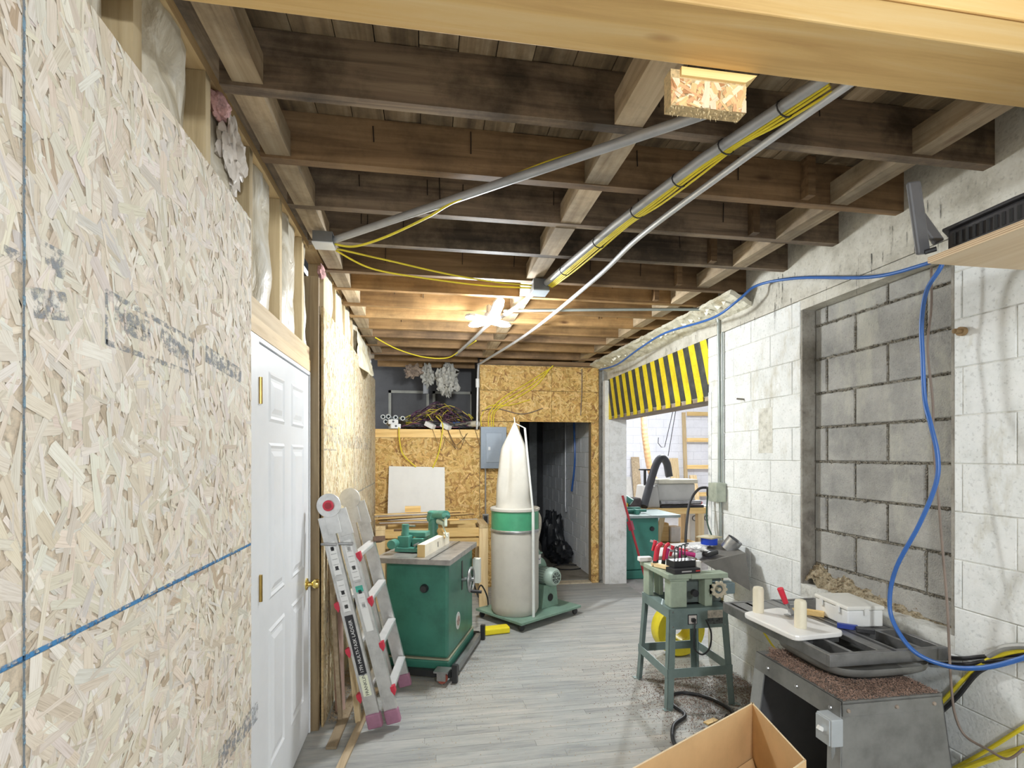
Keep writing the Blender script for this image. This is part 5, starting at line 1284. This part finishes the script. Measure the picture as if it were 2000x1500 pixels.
# ---- open cardboard box
bxo = thing('cardboard_box', 'open empty brown cardboard box on floor before the table saw', 'box', (1.0, 1.5, 0))
M_card = plain('cardboard', (.66, .44, .22), .8, 0, .07, 6); M_cardl = plain('cardboard_edge', (.76, .60, .38), .8, 0, .1, 40)
A = Vector((1.23, 1.829, 0.6)); A.z = 0; U = Vector((0.613, 1.505, 0.6)) - A; U.z = 0; U *= 1.15; Vv = Vector((1.162, 1.456, 0.6)) - A; Vv.z = 0; HB = .60
def cwall(p, q, name, h0=0, h1=HB, th=.006):
    d = (q - p).normalized(); n = Vector((-d.y, d.x, 0)) * th
    v = [p, q, q + n, p + n]; mb = MB(); mb.add([(a.x, a.y, h0) for a in v] + [(a.x, a.y, h1) for a in v], [(0, 3, 2, 1), (4, 5, 6, 7), (0, 1, 5, 4), (1, 2, 6, 5), (2, 3, 7, 6), (3, 0, 4, 7)])
    o = mb.build(name, M_card, bxo, world=True)
    mb = MB(); mb.add([(a.x, a.y, h1 + .0004) for a in v], [(0, 1, 2, 3)]); mb.build('cut_edge', M_cardl, o, world=True)
    return o
w1 = cwall(A, A + U, 'side_wall'); cwall(A + Vv, A, 'side_wall'); cwall(A + U, A + U + Vv, 'side_wall'); cwall(A + U + Vv, A + Vv, 'side_wall')
mb = MB(); pts = [A, A + U, A + U + Vv, A + Vv]; mb.add([(p.x, p.y, .004) for p in pts] + [(p.x, p.y, .009) for p in pts], [(0, 1, 2, 3), (7, 6, 5, 4)]); mb.build('bottom', M_card, bxo, world=True)
i0 = A + Vv * .03 - Vector((0, .003, 0)); mb = MB(); mb.add([(*(i0 + U * .02).xy, .40), (*(i0 + U * .98).xy, .40), (*(i0 + U * .98 + Vv * .30).xy, .30), (*(i0 + U * .02 + Vv * .30).xy, .30)], [(0, 1, 2, 3)]); mb.build('inner_flap', M_card, bxo, world=True, solid=.004)

# ---- shelf with wireless router
shf = tag(MB().box(1.594, 2.146, .25, 1.45, 2.167, 2.187).build('plywood_shelf', wood('shelf_ply', (.68, .50, .30), (.80, .63, .42), (.87, .72, .52), 'Y', scale=.5, knots=False)), 'pale plywood shelf jutting from the white block wall', 'shelf')
for k, z in enumerate((2.172, 2.178, 2.184)): MB().box(1.5933, 1.5939, .25, 1.45, z - .0012, z + .0012).build('ply_layer', plain('ply_dark', (.5, .34, .2), .7), shf)
rt = thing('wireless_router', 'black wireless router with paddle antennas on plywood shelf', 'router', (1.75, 1.2, 2.188))
mb = MB(); mb.prism([(1.612, 1.40), (1.66, 1.43), (1.92, 1.42), (1.95, .95), (1.62, .92), (1.606, 1.2)], 2.190, 2.252); ro = mb.build('body', plain('router_black', (.035, .033, .037), .5, 0, .1), rt, world=True, bevel=.008)
mb = MB(); mb.prism([(1.602, 1.41), (1.66, 1.442), (1.93, 1.43), (1.96, .94), (1.61, .91), (1.596, 1.2)], 2.2525, 2.262); mb.build('lid', plain('router_black', (.035, .033, .037), .5), rt, world=True, bevel=.003)
for k in range(22):
    y = 1.375 - k * .02
    if y > .93: MB().box(1.6045, 1.6075, y - .0035, y + .0035, 2.198, 2.236).build('vent_slot', M_dark, ro, world=True)
M_ant = plain('antenna_grey', (.11, .11, .115), .35, 0, .15)
def paddle(a, b, w, th):
    a, b = Vector(a), Vector(b); mb = MB(); mb.bar(a, b, w, th, up=(0, 1, .0)); o = mb.build('antenna', M_ant, rt, world=True, bevel=.008); return o
paddle((1.588, 1.46, 2.20), (1.545, 1.455, 2.43), .05, .014); paddle((1.66, 1.47, 2.245), (1.60, 1.50, 2.365), .042, .014)
MB().tube([(1.61, 1.435, 2.21), (1.588, 1.455, 2.205)], .008, 8).build('antenna_hinge', M_black, rt, world=True)

# ---- hoses and cables on the right
M_hose = plain('blue_hose', (.035, .13, .42), .35, 0, .08); 
cable('air_hose', 'blue air hose strung along the wall and looping below shelf', [(1.9, 5.594, 2.498), (1.93, 5.148, 2.48), (1.92, 4.532, 2.525), (1.92, 4.011, 2.545), (1.95, 3.362, 2.497), (1.99, 3.121, 2.55), (2.07, 3.024, 2.626), (2.13, 2.731, 2.577), (2.11, 2.212, 2.407), (2.08, 1.92, 2.358), (2.05, 1.829, 2.349), (2.02, 1.773, 2.328), (2, 1.768, 2.285), (2, 1.824, 2.215), (2, 1.846, 2.092), (2, 1.841, 1.944), (2, 1.832, 1.775), (1.99, 1.797, 1.669), (1.99, 1.769, 1.546), (1.98, 1.767, 1.435), (1.97, 1.829, 1.265), (1.96, 1.92, 1.08), (1.95, 1.945, 0.944), (1.94, 1.918, 0.844), (1.92, 1.805, 0.764), (1.92, 1.669, 0.759), (1.93, 1.55, 0.8), (1.95, 1.452, 0.866), (1.97, 1.378, 0.931)], .0085, M_hose, 'hose', n=10, seg=6)
cable('brown_cord', 'thin brown cord hanging from shelf down to the floor', [(2.05, 1.849, 2.322), (2.05, 1.849, 2.158), (2.05, 1.865, 1.992), (2.05, 1.842, 1.756), (2.05, 1.842, 1.609), (2.05, 1.821, 1.4), (2.04, 1.795, 1.196), (2.03, 1.765, 0.958), (2.02, 1.748, 0.783), (2.02, 1.74, 0.646), (2.02, 1.726, 0.543), (2.03, 1.695, 0.475), (2.04, 1.62, 0.463), (2.05, 1.562, 0.461), (2.07, 1.525, 0.517)], .0045, plain('brown_cord', (.22, .17, .14), .5), 'cord')
for k, (pts, m_, r_, l_) in enumerate((
    ([(2.135, 2.238, 0.615), (2.135, 1.856, 0.706), (2.135, 1.705, 0.768), (2.135, 1.494, 0.866)], M_black, .008, 'upper black cable run clipped along the lower block wall'),
    ([(2.13, 2.233, 0.572), (2.13, 1.831, 0.687), (2.13, 1.673, 0.765), (2.13, 1.49, 0.847)], M_black, .009, 'lower thick black cable run along the lower block wall'),
    ([(2.12, 1.684, 0.781), (2.12, 1.629, 0.83), (2.12, 1.562, 0.861), (2.12, 1.468, 0.887)], plain('flex_conduit', (.42, .42, .40), .5, .4, .2), .012, 'grey flexible conduit running along the lower block wall'),
    ([(2.13, 1.914, 0.453), (2.13, 1.82, 0.593), (2.13, 1.72, 0.731), (2.13, 1.637, 0.802), (2.13, 1.49, 0.886)], M_yc, .008, 'yellow cable slanting up the wall to the black cable run'),
    ([(2.125, 1.901, 0.434), (2.125, 1.809, 0.562), (2.125, 1.716, 0.709), (2.125, 1.599, 0.794)], M_black, .009, 'black cable slanting up the wall beside a yellow one'),
    ([(2.13, 1.831, 0.257), (2.13, 1.71, 0.393), (2.13, 1.569, 0.565), (2.13, 1.475, 0.675)], M_yc, .007, 'yellow cable low on the wall crossing behind brown cord'),
    ([(2.1, 1.764, 0.3), (2.1, 1.649, 0.41), (2.1, 1.547, 0.502), (2.1, 1.455, 0.574)], M_yc, .011, 'lowest thick yellow cable near the floor by brown cord'),
    ([(2.1, 3.006, 0.426), (2.1, 2.917, 0.371), (2.1, 2.8, 0.328)], M_yc, .006, 'short yellow cable end behind the far saw corner'))):
    cable('power_cable', l_, pts, r_, m_)
# conduit down the block wall to the outlet
M_cond = plain('conduit_green_grey', (.36, .40, .38), .4, .5, .12)
cable('conduit', 'steel conduit crossing under joists then bending down white wall', [(.56, 3.86, 2.625), (1.2, 3.73, 2.625), (1.95, 3.60, 2.625), (2.08, 3.585, 2.615), (2.125, 3.58, 2.56), (2.132, 3.58, 2.4), (2.132, 3.57, 1.9), (2.132, 3.57, 1.345)], .011, M_cond, 'conduit', n=10)
tag(MB().tube([(2.134, 3.535, 2.45), (2.134, 3.535, 1.345)], .008, 10).build('conduit', M_cond, smooth=True), 'thinner straight conduit beside the bent one on wall', 'conduit')
tag(MB().tube([(2.134, 3.56, 1.20), (2.134, 3.56, .55)], .010, 10).build('conduit', M_cond, smooth=True), 'short conduit running down from the outlet box', 'conduit')
wo = thing('outlet_box', 'sage metal outlet box with black plug on doorway edge', 'outlet', (2.1, 3.58, 1.2))
MB().box(2.065, 2.145, 3.50, 3.61, 1.205, 1.343).build('box', plain('outlet_sage', (.42, .46, .38), .5, .2, .2, 14), wo, world=True, bevel=.004)
pg_ = MB().box(2.075, 2.135, 3.612, 3.66, 1.235, 1.31).build('plug', M_black, wo, world=True, bevel=.01)
cable('plug_cord', 'thick black cord arching from outlet plug down behind planer', [(2.10, 3.66, 1.30), (2.03, 3.68, 1.29), (1.95, 3.66, 1.20), (1.90, 3.62, 1.05), (1.88, 3.6, .9), (1.88, 3.60, .7)], .010, M_black, 'cord')
cable('plug_cord', 'thin dark green cord drooping from plug along doorway edge', [(2.09, 3.66, 1.24), (2.09, 3.67, 1.05), (2.12, 3.62, .90), (2.13, 3.56, .80)], .006, plain('cord_green', (.05, .10, .07), .5), 'cord')
tag(MB().tube([(2.149, 3.29, 1.93), (2.10, 3.30, 1.935)], .006, 8).build('steel_spike', plain('spike', (.2, .18, .15), .6, .3)), 'dark steel spike sticking out of white block wall', 'spike')
tag(MB().lathe([(.018, 0), (.018, .02), (.010, .02), (.010, .045)], 14, axisM((2.149, 1.80, 2.05), (-1, 0, 0))).build('anchor_bolt', plain('rust', (.36, .24, .12), .8, .2)), 'rusty anchor bolt in wall under the plywood shelf', 'bolt')
tag(MB().box(2.17, 2.26, 3.752, 3.80, 1.80, 1.93).build('doorway_box', plain('box_grey_g', (.48, .5, .46), .5, .1, .1), bevel=.004), 'grey metal box on near jamb of the doorway', 'box')

# ---- overhead conduits and cables
M_cg = plain('conduit_grey', (.45, .46, .48), .4, .35, .1); M_cl = plain('conduit_light', (.62, .63, .65), .35, .4, .08)
jb = thing('junction_box', 'steel junction box on left joists with white cover', 'junction box', (-.5, 2.72, 2.6))
MB().box(-.56, -.465, 2.69, 2.78, 2.60, 2.655).build('case', plain('steel_dark', (.22, .23, .24), .4, .6, .15), jb, world=True, bevel=.003); MB().box(-.562, -.463, 2.688, 2.782, 2.594, 2.5995).build('cover', plain('cover_white', (.78, .8, .82), .4, .2, .05), jb, world=True)
tag(MB().tube([(-.468, 2.735, 2.628), (.808, 1.585, 2.628), (.89, 1.51, 2.628)], .017, 14).build('conduit', M_cg, smooth=True), 'thick grey conduit slanting from left junction box under joists', 'conduit')
jb2 = thing('junction_box', 'steel junction box below joists near the lit LED lamp', 'junction box', (.71, 3.26, 2.58))
MB().box(.655, .755, 3.20, 3.33, 2.585, 2.655).build('case', MATS['steel_dark'], jb2, world=True, bevel=.003); MB().box(.653, .757, 3.198, 3.332, 2.579, 2.5845).build('cover', plain('cover_blue', (.55, .62, .68), .4, .3, .05), jb2, world=True)
tag(MB().tube([(1.16, 1.225, 2.632), (1.125, 1.349, 2.632), (0.989, 1.774, 2.63), (0.867, 2.346, 2.628), (.735, 3.195, 2.626)], .018, 14).build('conduit', M_cg, smooth=True), 'thick grey conduit carrying yellow cables to the far junction box', 'conduit')
tag(MB().tube(smooth_path([(1.205, 1.225, 2.605), (1.183, 1.321, 2.605), (1.117, 1.721, 2.61), (1.019, 2.406, 2.61), (0.997, 3.051, 2.61), (0.865, 4.501, 2.61), (.615, 6.0, 2.61), (.585, 6.06, 2.58), (.575, 6.04, 2.3), (.57, 6.06, 1.95), (.565, 6.04, 1.84)], 6), .013, 12).build('conduit', M_cl, smooth=True), 'long pale conduit running beneath joists to the loft corner', 'conduit')
tag(MB().tube([(.573, 6.045, 2.33), (.573, 6.045, 2.43)], .022, 12).build('conduit_coupling', M_bx, smooth=True), 'white coupling on conduit at the loft corner', 'coupling')
tag(MB().tube(smooth_path([(.69, 3.34, 2.61), (.62, 3.7, 2.60), (.50, 4.2, 2.615), (.42, 4.8, 2.62), (.30, 5.6, 2.62)], 6), .016, 12).build('conduit', M_cl, smooth=True), 'pale conduit from far junction box past the lit lamp', 'conduit')
def lerp(a, b, t): return tuple(a[i] + (b[i] - a[i]) * t for i in range(3))
ca, cb_ = (1.142, 1.345, 2.622), (.745, 3.19, 2.605)
MIDS = [(1.142, 1.345, 2.622), (1.004, 1.758, 2.615), (0.883, 2.335, 2.61), (.748, 3.19, 2.605)]
for k in range(4):
    pts = []
    for j in range(9):
        t_ = j / 8; q_ = min(2, int(t_ * 3)); p = lerp(MIDS[q_], MIDS[q_ + 1], t_ * 3 - q_); sag = [.0, .006, .016, .034][k] * abs(math.sin(t_ * math.pi * 2.5 + k * .4))
        pts.append((p[0] + .0085 * k, p[1] + .004 * k, p[2] + .004 - sag * .5))
    cable('yellow_cable', 'yellow cable strapped along the thick ceiling conduit to junction box', pts, .0042, M_yc, 'cable', 'yellow cables strapped to the ceiling conduit')
for k, t_ in enumerate((.10, .27, .42, .58, .74, .90)):
    q_ = min(2, int(t_ * 3)); p = Vector(lerp(MIDS[q_], MIDS[q_ + 1], t_ * 3 - q_)) + Vector((-.002, .0, .008)); d = Vector((-.421, 1.839, 0)).normalized(); e = d.cross(Vector((0, 0, 1)))
    mb = MB(); mb.tube([tuple(p + e * .036 * math.cos(a) + Vector((0, 0, .026 * math.sin(a)))) for a in [j * .5236 for j in range(12)]], .0028, 6, close=True)
    tag(mb.build('cable_tie', M_black, smooth=True), 'black cable tie round ceiling conduit and yellow cables', 'cable tie', 'black ties on the ceiling conduit')
cable('yellow_cable', 'yellow cable drooping from left junction box up to slanting conduit', [(-.46, 2.74, 2.61), (-.36, 2.70, 2.59), (-.2, 2.55, 2.585), (0, 2.34, 2.60), (.12, 2.20, 2.615), (.4, 1.95, 2.645), (.55, 1.83, 2.648)], .0055, M_yc)
cable('yellow_cable', 'upper yellow cable running from left to the far junction box', [(-.46, 2.80, 2.61), (-.2, 2.9, 2.60), (.1, 3.05, 2.60), (.4, 3.18, 2.61), (.65, 3.24, 2.62)], .005, M_yc)
cable('yellow_cable', 'lower sagging yellow cable running from left to far junction box', [(-.47, 2.82, 2.61), (-.3, 2.95, 2.57), (0, 3.08, 2.575), (.35, 3.2, 2.59), (.65, 3.26, 2.61)], .005, M_yc)
cable('yellow_cable', 'yellow cable sagging beneath joists before the loft opening', [(-.48, 5.0, 2.64), (-.3, 5.3, 2.60), (-.05, 5.55, 2.575), (.2, 5.6, 2.58), (.33, 5.4, 2.62), (.45, 4.9, 2.62)], .006, M_yc)
for k, (xa, xb, zc, lb_) in enumerate(((.70, 1.62, 0, 'left'), (.735, 1.65, -.03, 'middle'), (.76, 1.66, -.06, 'right'))):
    cable('yellow_cable', ['yellow cable rising from breaker panel, nearest the panel edge', 'yellow cable rising from breaker panel, middle of three', 'yellow cable rising from breaker panel, nearest the passage'][k], [(xa, 6.045, 1.875), (xa + .02, 6.055, 2.05), (xa + .18, 6.062, 2.22 + zc), (xa + .5, 6.062, 2.42 + zc), (1.45, 6.06, 2.585), (1.47, 6.05, 2.605)], .0055, M_yc)
cable('yellow_cable', 'yellow cable curving left across partition above the panel', [(.62, 6.05, 1.88), (.62, 6.06, 2.0), (.72, 6.062, 2.12), (.95, 6.062, 2.13), (1.2, 6.062, 2.20)], .005, M_yc)
cable('brown_cord', 'brown cord drawn along partition above the breaker panel', [(.62, 6.06, 2.06), (.8, 6.062, 2.09), (1.1, 6.062, 2.03), (1.35, 6.062, 2.10)], .005, plain('brown_cord', (.22, .17, .14), .5), 'cord')
cable('brown_cord', 'short brown cord hanging down partition above passage doorway', [(1.83, 6.06, 2.58), (1.83, 6.062, 2.3), (1.815, 6.062, 2.02)], .005, plain('brown_cord', (.22, .17, .14), .5), 'cord')


# ================================================================== NEXT ROOM AND PASSAGE THINGS
jn = thing('green_jointer', 'green cabinet machine with flat steel table seen through doorway', 'machine', (2.65, 6.3, 0))
M_teal = plain('jointer_green', (.05, .23, .18), .4, 0, .1, 5)
def jw(mb, name, mat, parent=jn, **k): return mb.build(name, mat, parent, world=True, **k)
jw(MB().box(2.43, 2.87, 6.19, 6.75, .11, .76), 'cabinet', M_teal, bevel=.012); jw(MB().box(2.42, 2.88, 6.18, 6.76, 0, .105), 'plinth', M_teal, bevel=.008)
jt = jw(MB().box(2.40, 3.12, 6.10, 6.80, .765, .80), 'table', plain('jointer_top', (.36, .43, .42), .4, .4, .12), bevel=.004)
jw(MB().box(2.72, 2.735, 6.095, 6.81, .8, .8008), 'mitre_slot', M_black, jt)
jw(MB().box(2.40, 2.70, 6.35, 6.42, .80, .875).lathe([(.05, 0), (.05, .10)], 16, Matrix.Translation((2.48, 6.45, .8))).box(2.58, 2.62, 6.2, 6.6, .80, .86).tube([(2.42, 6.3, .84), (2.75, 6.3, .84)], .02, 10), 'fence_casting', M_greenl)
jw(MB().tube([(2.43, 6.6, .93), (2.55, 6.5, .99), (2.62, 6.45, .93)], .045, 14), 'feeder', M_greenl, smooth=True)
jw(MB().lathe([(.03, 0), (.026, .02)], 16, axisM((2.78, 6.19, .62), (0, -1, 0))), 'knob', M_black, smooth=True)
jw(MB().box(2.3955, 2.4295, 6.25, 6.7, .2, .74), 'side_cover', M_black)
rb = thing('bar_clamp', 'long red bar clamp leaning in the doorway before green machine', 'clamp', (2.5, 5.68, 0))
ra, rb_ = Vector((2.511, 5.69, .0)), Vector((2.30, 5.95, 1.06))
MB().tube([ra, rb_], .014, 10).build('bar', plain('clamp_bar_red', (.40, .03, .04), .4, .2, .1), rb, world=True, smooth=True)
MB().bar(ra + Vector((0, -.02, .02)), ra + Vector((0, -.02, .22)), .04, .03).build('handle', plain('handle_plum', (.12, .10, .20), .5), rb, world=True)
MB().bar(ra + (rb_ - ra) * .62, ra + (rb_ - ra) * .72, .05, .05).build('jaw', plain('jaw_red', (.35, .03, .06), .4), rb, world=True)
sd = thing('side_cabinet', 'low pine side cabinet behind the green machine', 'cabinet', (2.72, 7.05, 0))
MB().box(2.41, 2.99, 6.93, 7.18, .03, .76).build('body', M_pine, sd, world=True); MB().box(2.40, 3.0, 6.91, 7.20, .762, .797).build('top', M_pine, sd, world=True); MB().box(2.42, 2.98, 6.95, 7.16, 0, .03).build('plinth', M_black, sd, world=True)
bn = thing('timber_bench', 'rough pine bench carrying the planer in the next room', 'bench', (3.5, 7.3, 0))
MB().box(3.02, 3.98, 7.0, 7.62, .70, .785).build('top', M_pine, bn, world=True)
for x in (3.08, 3.90):
    for y in (7.05, 7.56): MB().box(x - .045, x + .045, y - .045, y + .045, 0, .70).build('leg', M_pineZ, bn, world=True)
MB().box(3.05, 3.95, 7.1, 7.6, .22, .25).build('lower_shelf', M_pine, bn, world=True)
MB().bar((3.2, 7.03, .05), (3.32, 7.03, .68), .07, .03).build('brace', M_pineZ, bn, world=True)
tp2 = thing('thickness_planer', 'grey beige thickness planer on pine bench in next room', 'planer', (3.5, 7.3, .786))
M_beige = plain('planer_beige', (.60, .59, .55), .45, 0, .06)
MB().box(3.28, 3.86, 7.10, 7.5, .87, 1.13).build('head', M_beige, tp2, world=True, bevel=.02); MB().box(3.10, 3.30, 7.05, 7.55, .786, 1.10, taper=.8).build('side_housing', M_beige, tp2, world=True, bevel=.02)
MB().box(3.30, 3.95, 7.02, 7.55, .786, .82).build('bed', M_black, tp2, world=True); MB().tube([(3.3, 7.06, .86), (3.92, 7.06, .86)], .032, 16).build('roller', M_steel, tp2, world=True, smooth=True)
MB().box(3.28, 3.88, 7.06, 7.4, 1.131, 1.19).build('dust_chute', plain('chute_cream', (.72, .68, .55), .5), tp2, world=True, bevel=.008)
MB().lathe([(.09, 0), (.09, .02)], 20, Matrix.Translation((3.16, 7.28, 1.32))).tube([(3.16, 7.28, 1.10), (3.16, 7.28, 1.33)], .02, 10).build('crank', M_black, tp2, world=True)
tag(MB().tube(smooth_path([(3.0, 6.95, .82), (3.15, 7.1, 1.1), (3.30, 7.2, 1.41), (3.40, 7.23, 1.50), (3.48, 7.24, 1.43), (3.52, 7.25, 1.26), (3.525, 7.25, 1.2505)], 8), .055, 18).build('suction_hose', plain('hose_black', (.05, .05, .055), .5, 0, .2), smooth=True), 'thick black suction hose arching over the planer', 'hose')
pt_ = smooth_path([(4.09, 9.5, 3.69), (4.10, 9.5, 2.32), (4.15, 9.5, 1.72), (4.26, 9.5, 1.18), (4.40, 9.3, .95), (4.55, 9.0, .9)], 14)
tag(MB().tube(pt_, [.058 + (.004 if k % 2 else 0) for k in range(len(pt_))], 16).build('orange_duct', plain('duct_orange', (.66, .40, .20), .5, 0, .06)), 'orange flexible duct hanging before the white far wall', 'duct')
pt_ = smooth_path([(3.42, 7.75, 1.05), (3.62, 7.7, 1.0), (3.82, 7.7, 1.12), (4.0, 7.8, 1.05), (4.12, 7.8, .9)], 12)
tag(MB().tube(pt_, [.06 + (.004 if k % 2 else 0) for k in range(len(pt_))], 16).build('orange_duct', plain('duct_orange', (.66, .40, .20), .5)), 'orange flexible duct curling behind the planer head', 'duct')
wl_ = thing('rack_frame', 'tall pine ladder frame standing against white far wall', 'rack', (6.8, 12.3, 0))
for x in (6.45, 7.6): MB().bar((x, 12.28, 0), (x - .05, 12.36, 2.62), .09, .04, up=(0, 1, 0)).build('upright', M_pineZ, wl_, world=True)
for z in (.55, 1.24, 1.92, 2.58): MB().box(6.45, 7.6, 12.25, 12.29, z - .05, z + .05).build('rung', M_pine, wl_, world=True)
for k, (x, w, h, l_) in enumerate(((5.08, .20, 1.49, 'weathered tan plank leaning on far wall near orange duct'), (6.10, .22, 1.46, 'wide tan plank leaning on far wall beside ladder frame'), (6.62, .18, 1.03, 'short orange pine plank standing before ladder frame'), (4.88, .18, 1.0, 'pale grey board leaning low on far wall'))):
    tag(MB().bar((x, 12.05, 0), (x, 12.30, h), w, .04, up=(0, 1, 0)).build('leaning_plank', [M_oak, M_pineZ, M_pineZ, plain('pale_board', (.6, .58, .54), .7)][k]), l_, 'plank')
for k, (pts, l_) in enumerate((([(3.60, 7.2, 3.69), (3.566, 7.2, 2.21), (3.43, 7.2, 1.66), (3.38, 7.2, 1.66), (3.33, 7.2, 1.72), (3.335, 7.2, 1.80)], 'thin black wire hook hanging over the planer'), ([(3.64, 7.2, 3.69), (3.607, 7.2, 2.21), (3.485, 7.2, 1.53)], 'straight black wire holding up the suction hose'))):
    tag(MB().tube(pts, .005, 6).build('hanging_wire', M_black), l_, 'wire')
tag(MB().cbox((4.2, 7.75, .38), (.36, .4, .74)).build('storage_carton', plain('carton_white', (.70, .68, .62), .6, 0, .05)), 'cream carton standing beside pine bench leg', 'carton')
ct = bpy.data.objects['storage_carton']
text_mesh('carton_text', 'COO', .13, Matrix.Translation((4.04, 7.545, .52)) @ Matrix.Rotation(RAD(90), 4, 'X'), M_black, ct)
for k, (c, d, m_, l_) in enumerate((
    ((3.62, 7.3, .37), (.16, .16, .24), plain('bucket_white', (.78, .76, .74), .5), 'white bucket on the lower shelf of pine bench'),
    ((3.38, 7.4, .40), (.30, .3, .28), M_pine, 'pine drawer box on lower shelf of bench'),
    ((2.60, 7.05, .86), (.35, .2, .12), plain('yellow_case', (.80, .62, .08), .5, 0, .2), 'yellow tool case heaped behind the green feeder'),
    ((2.88, 7.05, .87), (.18, .2, .14), plain('dark_gear', (.10, .08, .08), .6, 0, .4), 'dark motor lump beside suction hose end'),
    ((3.98, 7.3, .83), (.16, .12, .05), plain('red_tool', (.75, .10, .10), .5), 'red hand tool on right end of pine bench'),
    ((4.05, 7.62, .80), (.3, .2, .06), plain('pale_clutter', (.7, .7, .72), .5, 0, .3, 30), 'pale plastic parts tray on top of carton'))):
    o = MB().cbox(c, d).build(['bucket', 'drawer_box', 'tool_case', 'motor', 'hand_tool', 'parts_tray'][k], m_, bevel=.02)
    tag(o, l_, ['bucket', 'box', 'case', 'motor', 'tool', 'tray'][k])
MB().cbox((2.58, 7.05, .935), (.28, .04, .03)).build('case_handle', plain('yellow_case', (.80, .62, .08), .5), bpy.data.objects['tool_case'])
for k in range(16):
    x = 3.9 + R.uniform(-.4, .4); y = 8.3 + .35 * (k // 8) + R.uniform(-.02, .02); z = .0135 + .0355 * (k % 8)
    o = MB().bar((x - R.uniform(.3, .6), y, z), (x + R.uniform(.3, .6), y + R.uniform(-.05, .05), z), .09, .035).build('lumber_offcut', [wood('purpleheart', (.22, .10, .08), (.34, .18, .14), (.48, .3, .24), 'X'), M_pine, M_oak][k % 3])
    tag(o, 'lumber offcut in the floor pile behind pine bench', 'lumber', 'lumber pile behind the bench')
for k in range(14):
    x = R.uniform(2.44, 2.50); y = 7.35; z = .0165 + .041 * k
    o = MB().bar((x - .05, y, z), (x + .45, y + .02 + R.uniform(-.03, .03), z), .16, .04).build('stacked_board', [M_joist_gold, M_pine, M_oak][k % 3]); tag(o, 'board in the stack behind green cabinet machine', 'lumber', 'board stack behind the green machine')
# passage
for k, (c, r_, l_) in enumerate((((1.83, 7.6, .34), (.16, .16, .36), 'tall black bag standing in the passage'), ((1.87, 7.25, .15), (.17, .16, .17), 'low crumpled black bag in front on passage floor'))):
    tag(blob('rubbish_bag', c, r_, plain('bag_black', (.018, .02, .024), .35, 0, .2), None, 3 + k * 5, amp=.35, freq=3.2), l_, 'bag')
cable('air_hose', 'blue air hose end hanging down the passage block wall', [(2.03, 7.15, 2.7), (2.035, 7.12, 2.0), (2.035, 7.08, 1.46), (2.03, 7.22, 1.03)], .013, M_hose, 'hose')
tag(MB().tube([(2.03, 7.56, 2.6), (2.03, 7.56, .82), (2.02, 7.5, .70)], .014, 10).build('passage_conduit', M_cl, smooth=True), 'pale conduit running down the passage block wall', 'conduit')
tag(MB().box(1.68, 1.76, 9.08, 9.10, 1.15, 1.30).build('switch_plate_box', M_bx), 'small white switch box at the dark end of passage', 'box')
tag(MB().bar((1.60, 8.6, .0), (1.66, 8.8, 1.25), .05, .04).build('pale_stick', plain('stick_blue', (.45, .50, .52), .6)), 'pale stick leaning in the dark passage', 'stick')
tag(MB().tube([(1.9 + .20 * math.cos(k * .3927), 6.95 + .16 * math.sin(k * .3927), .010) for k in range(16)], .008, 6, close=True).build('wire_hoop', M_black), 'thin dark hoop lying on passage floor', 'hoop')
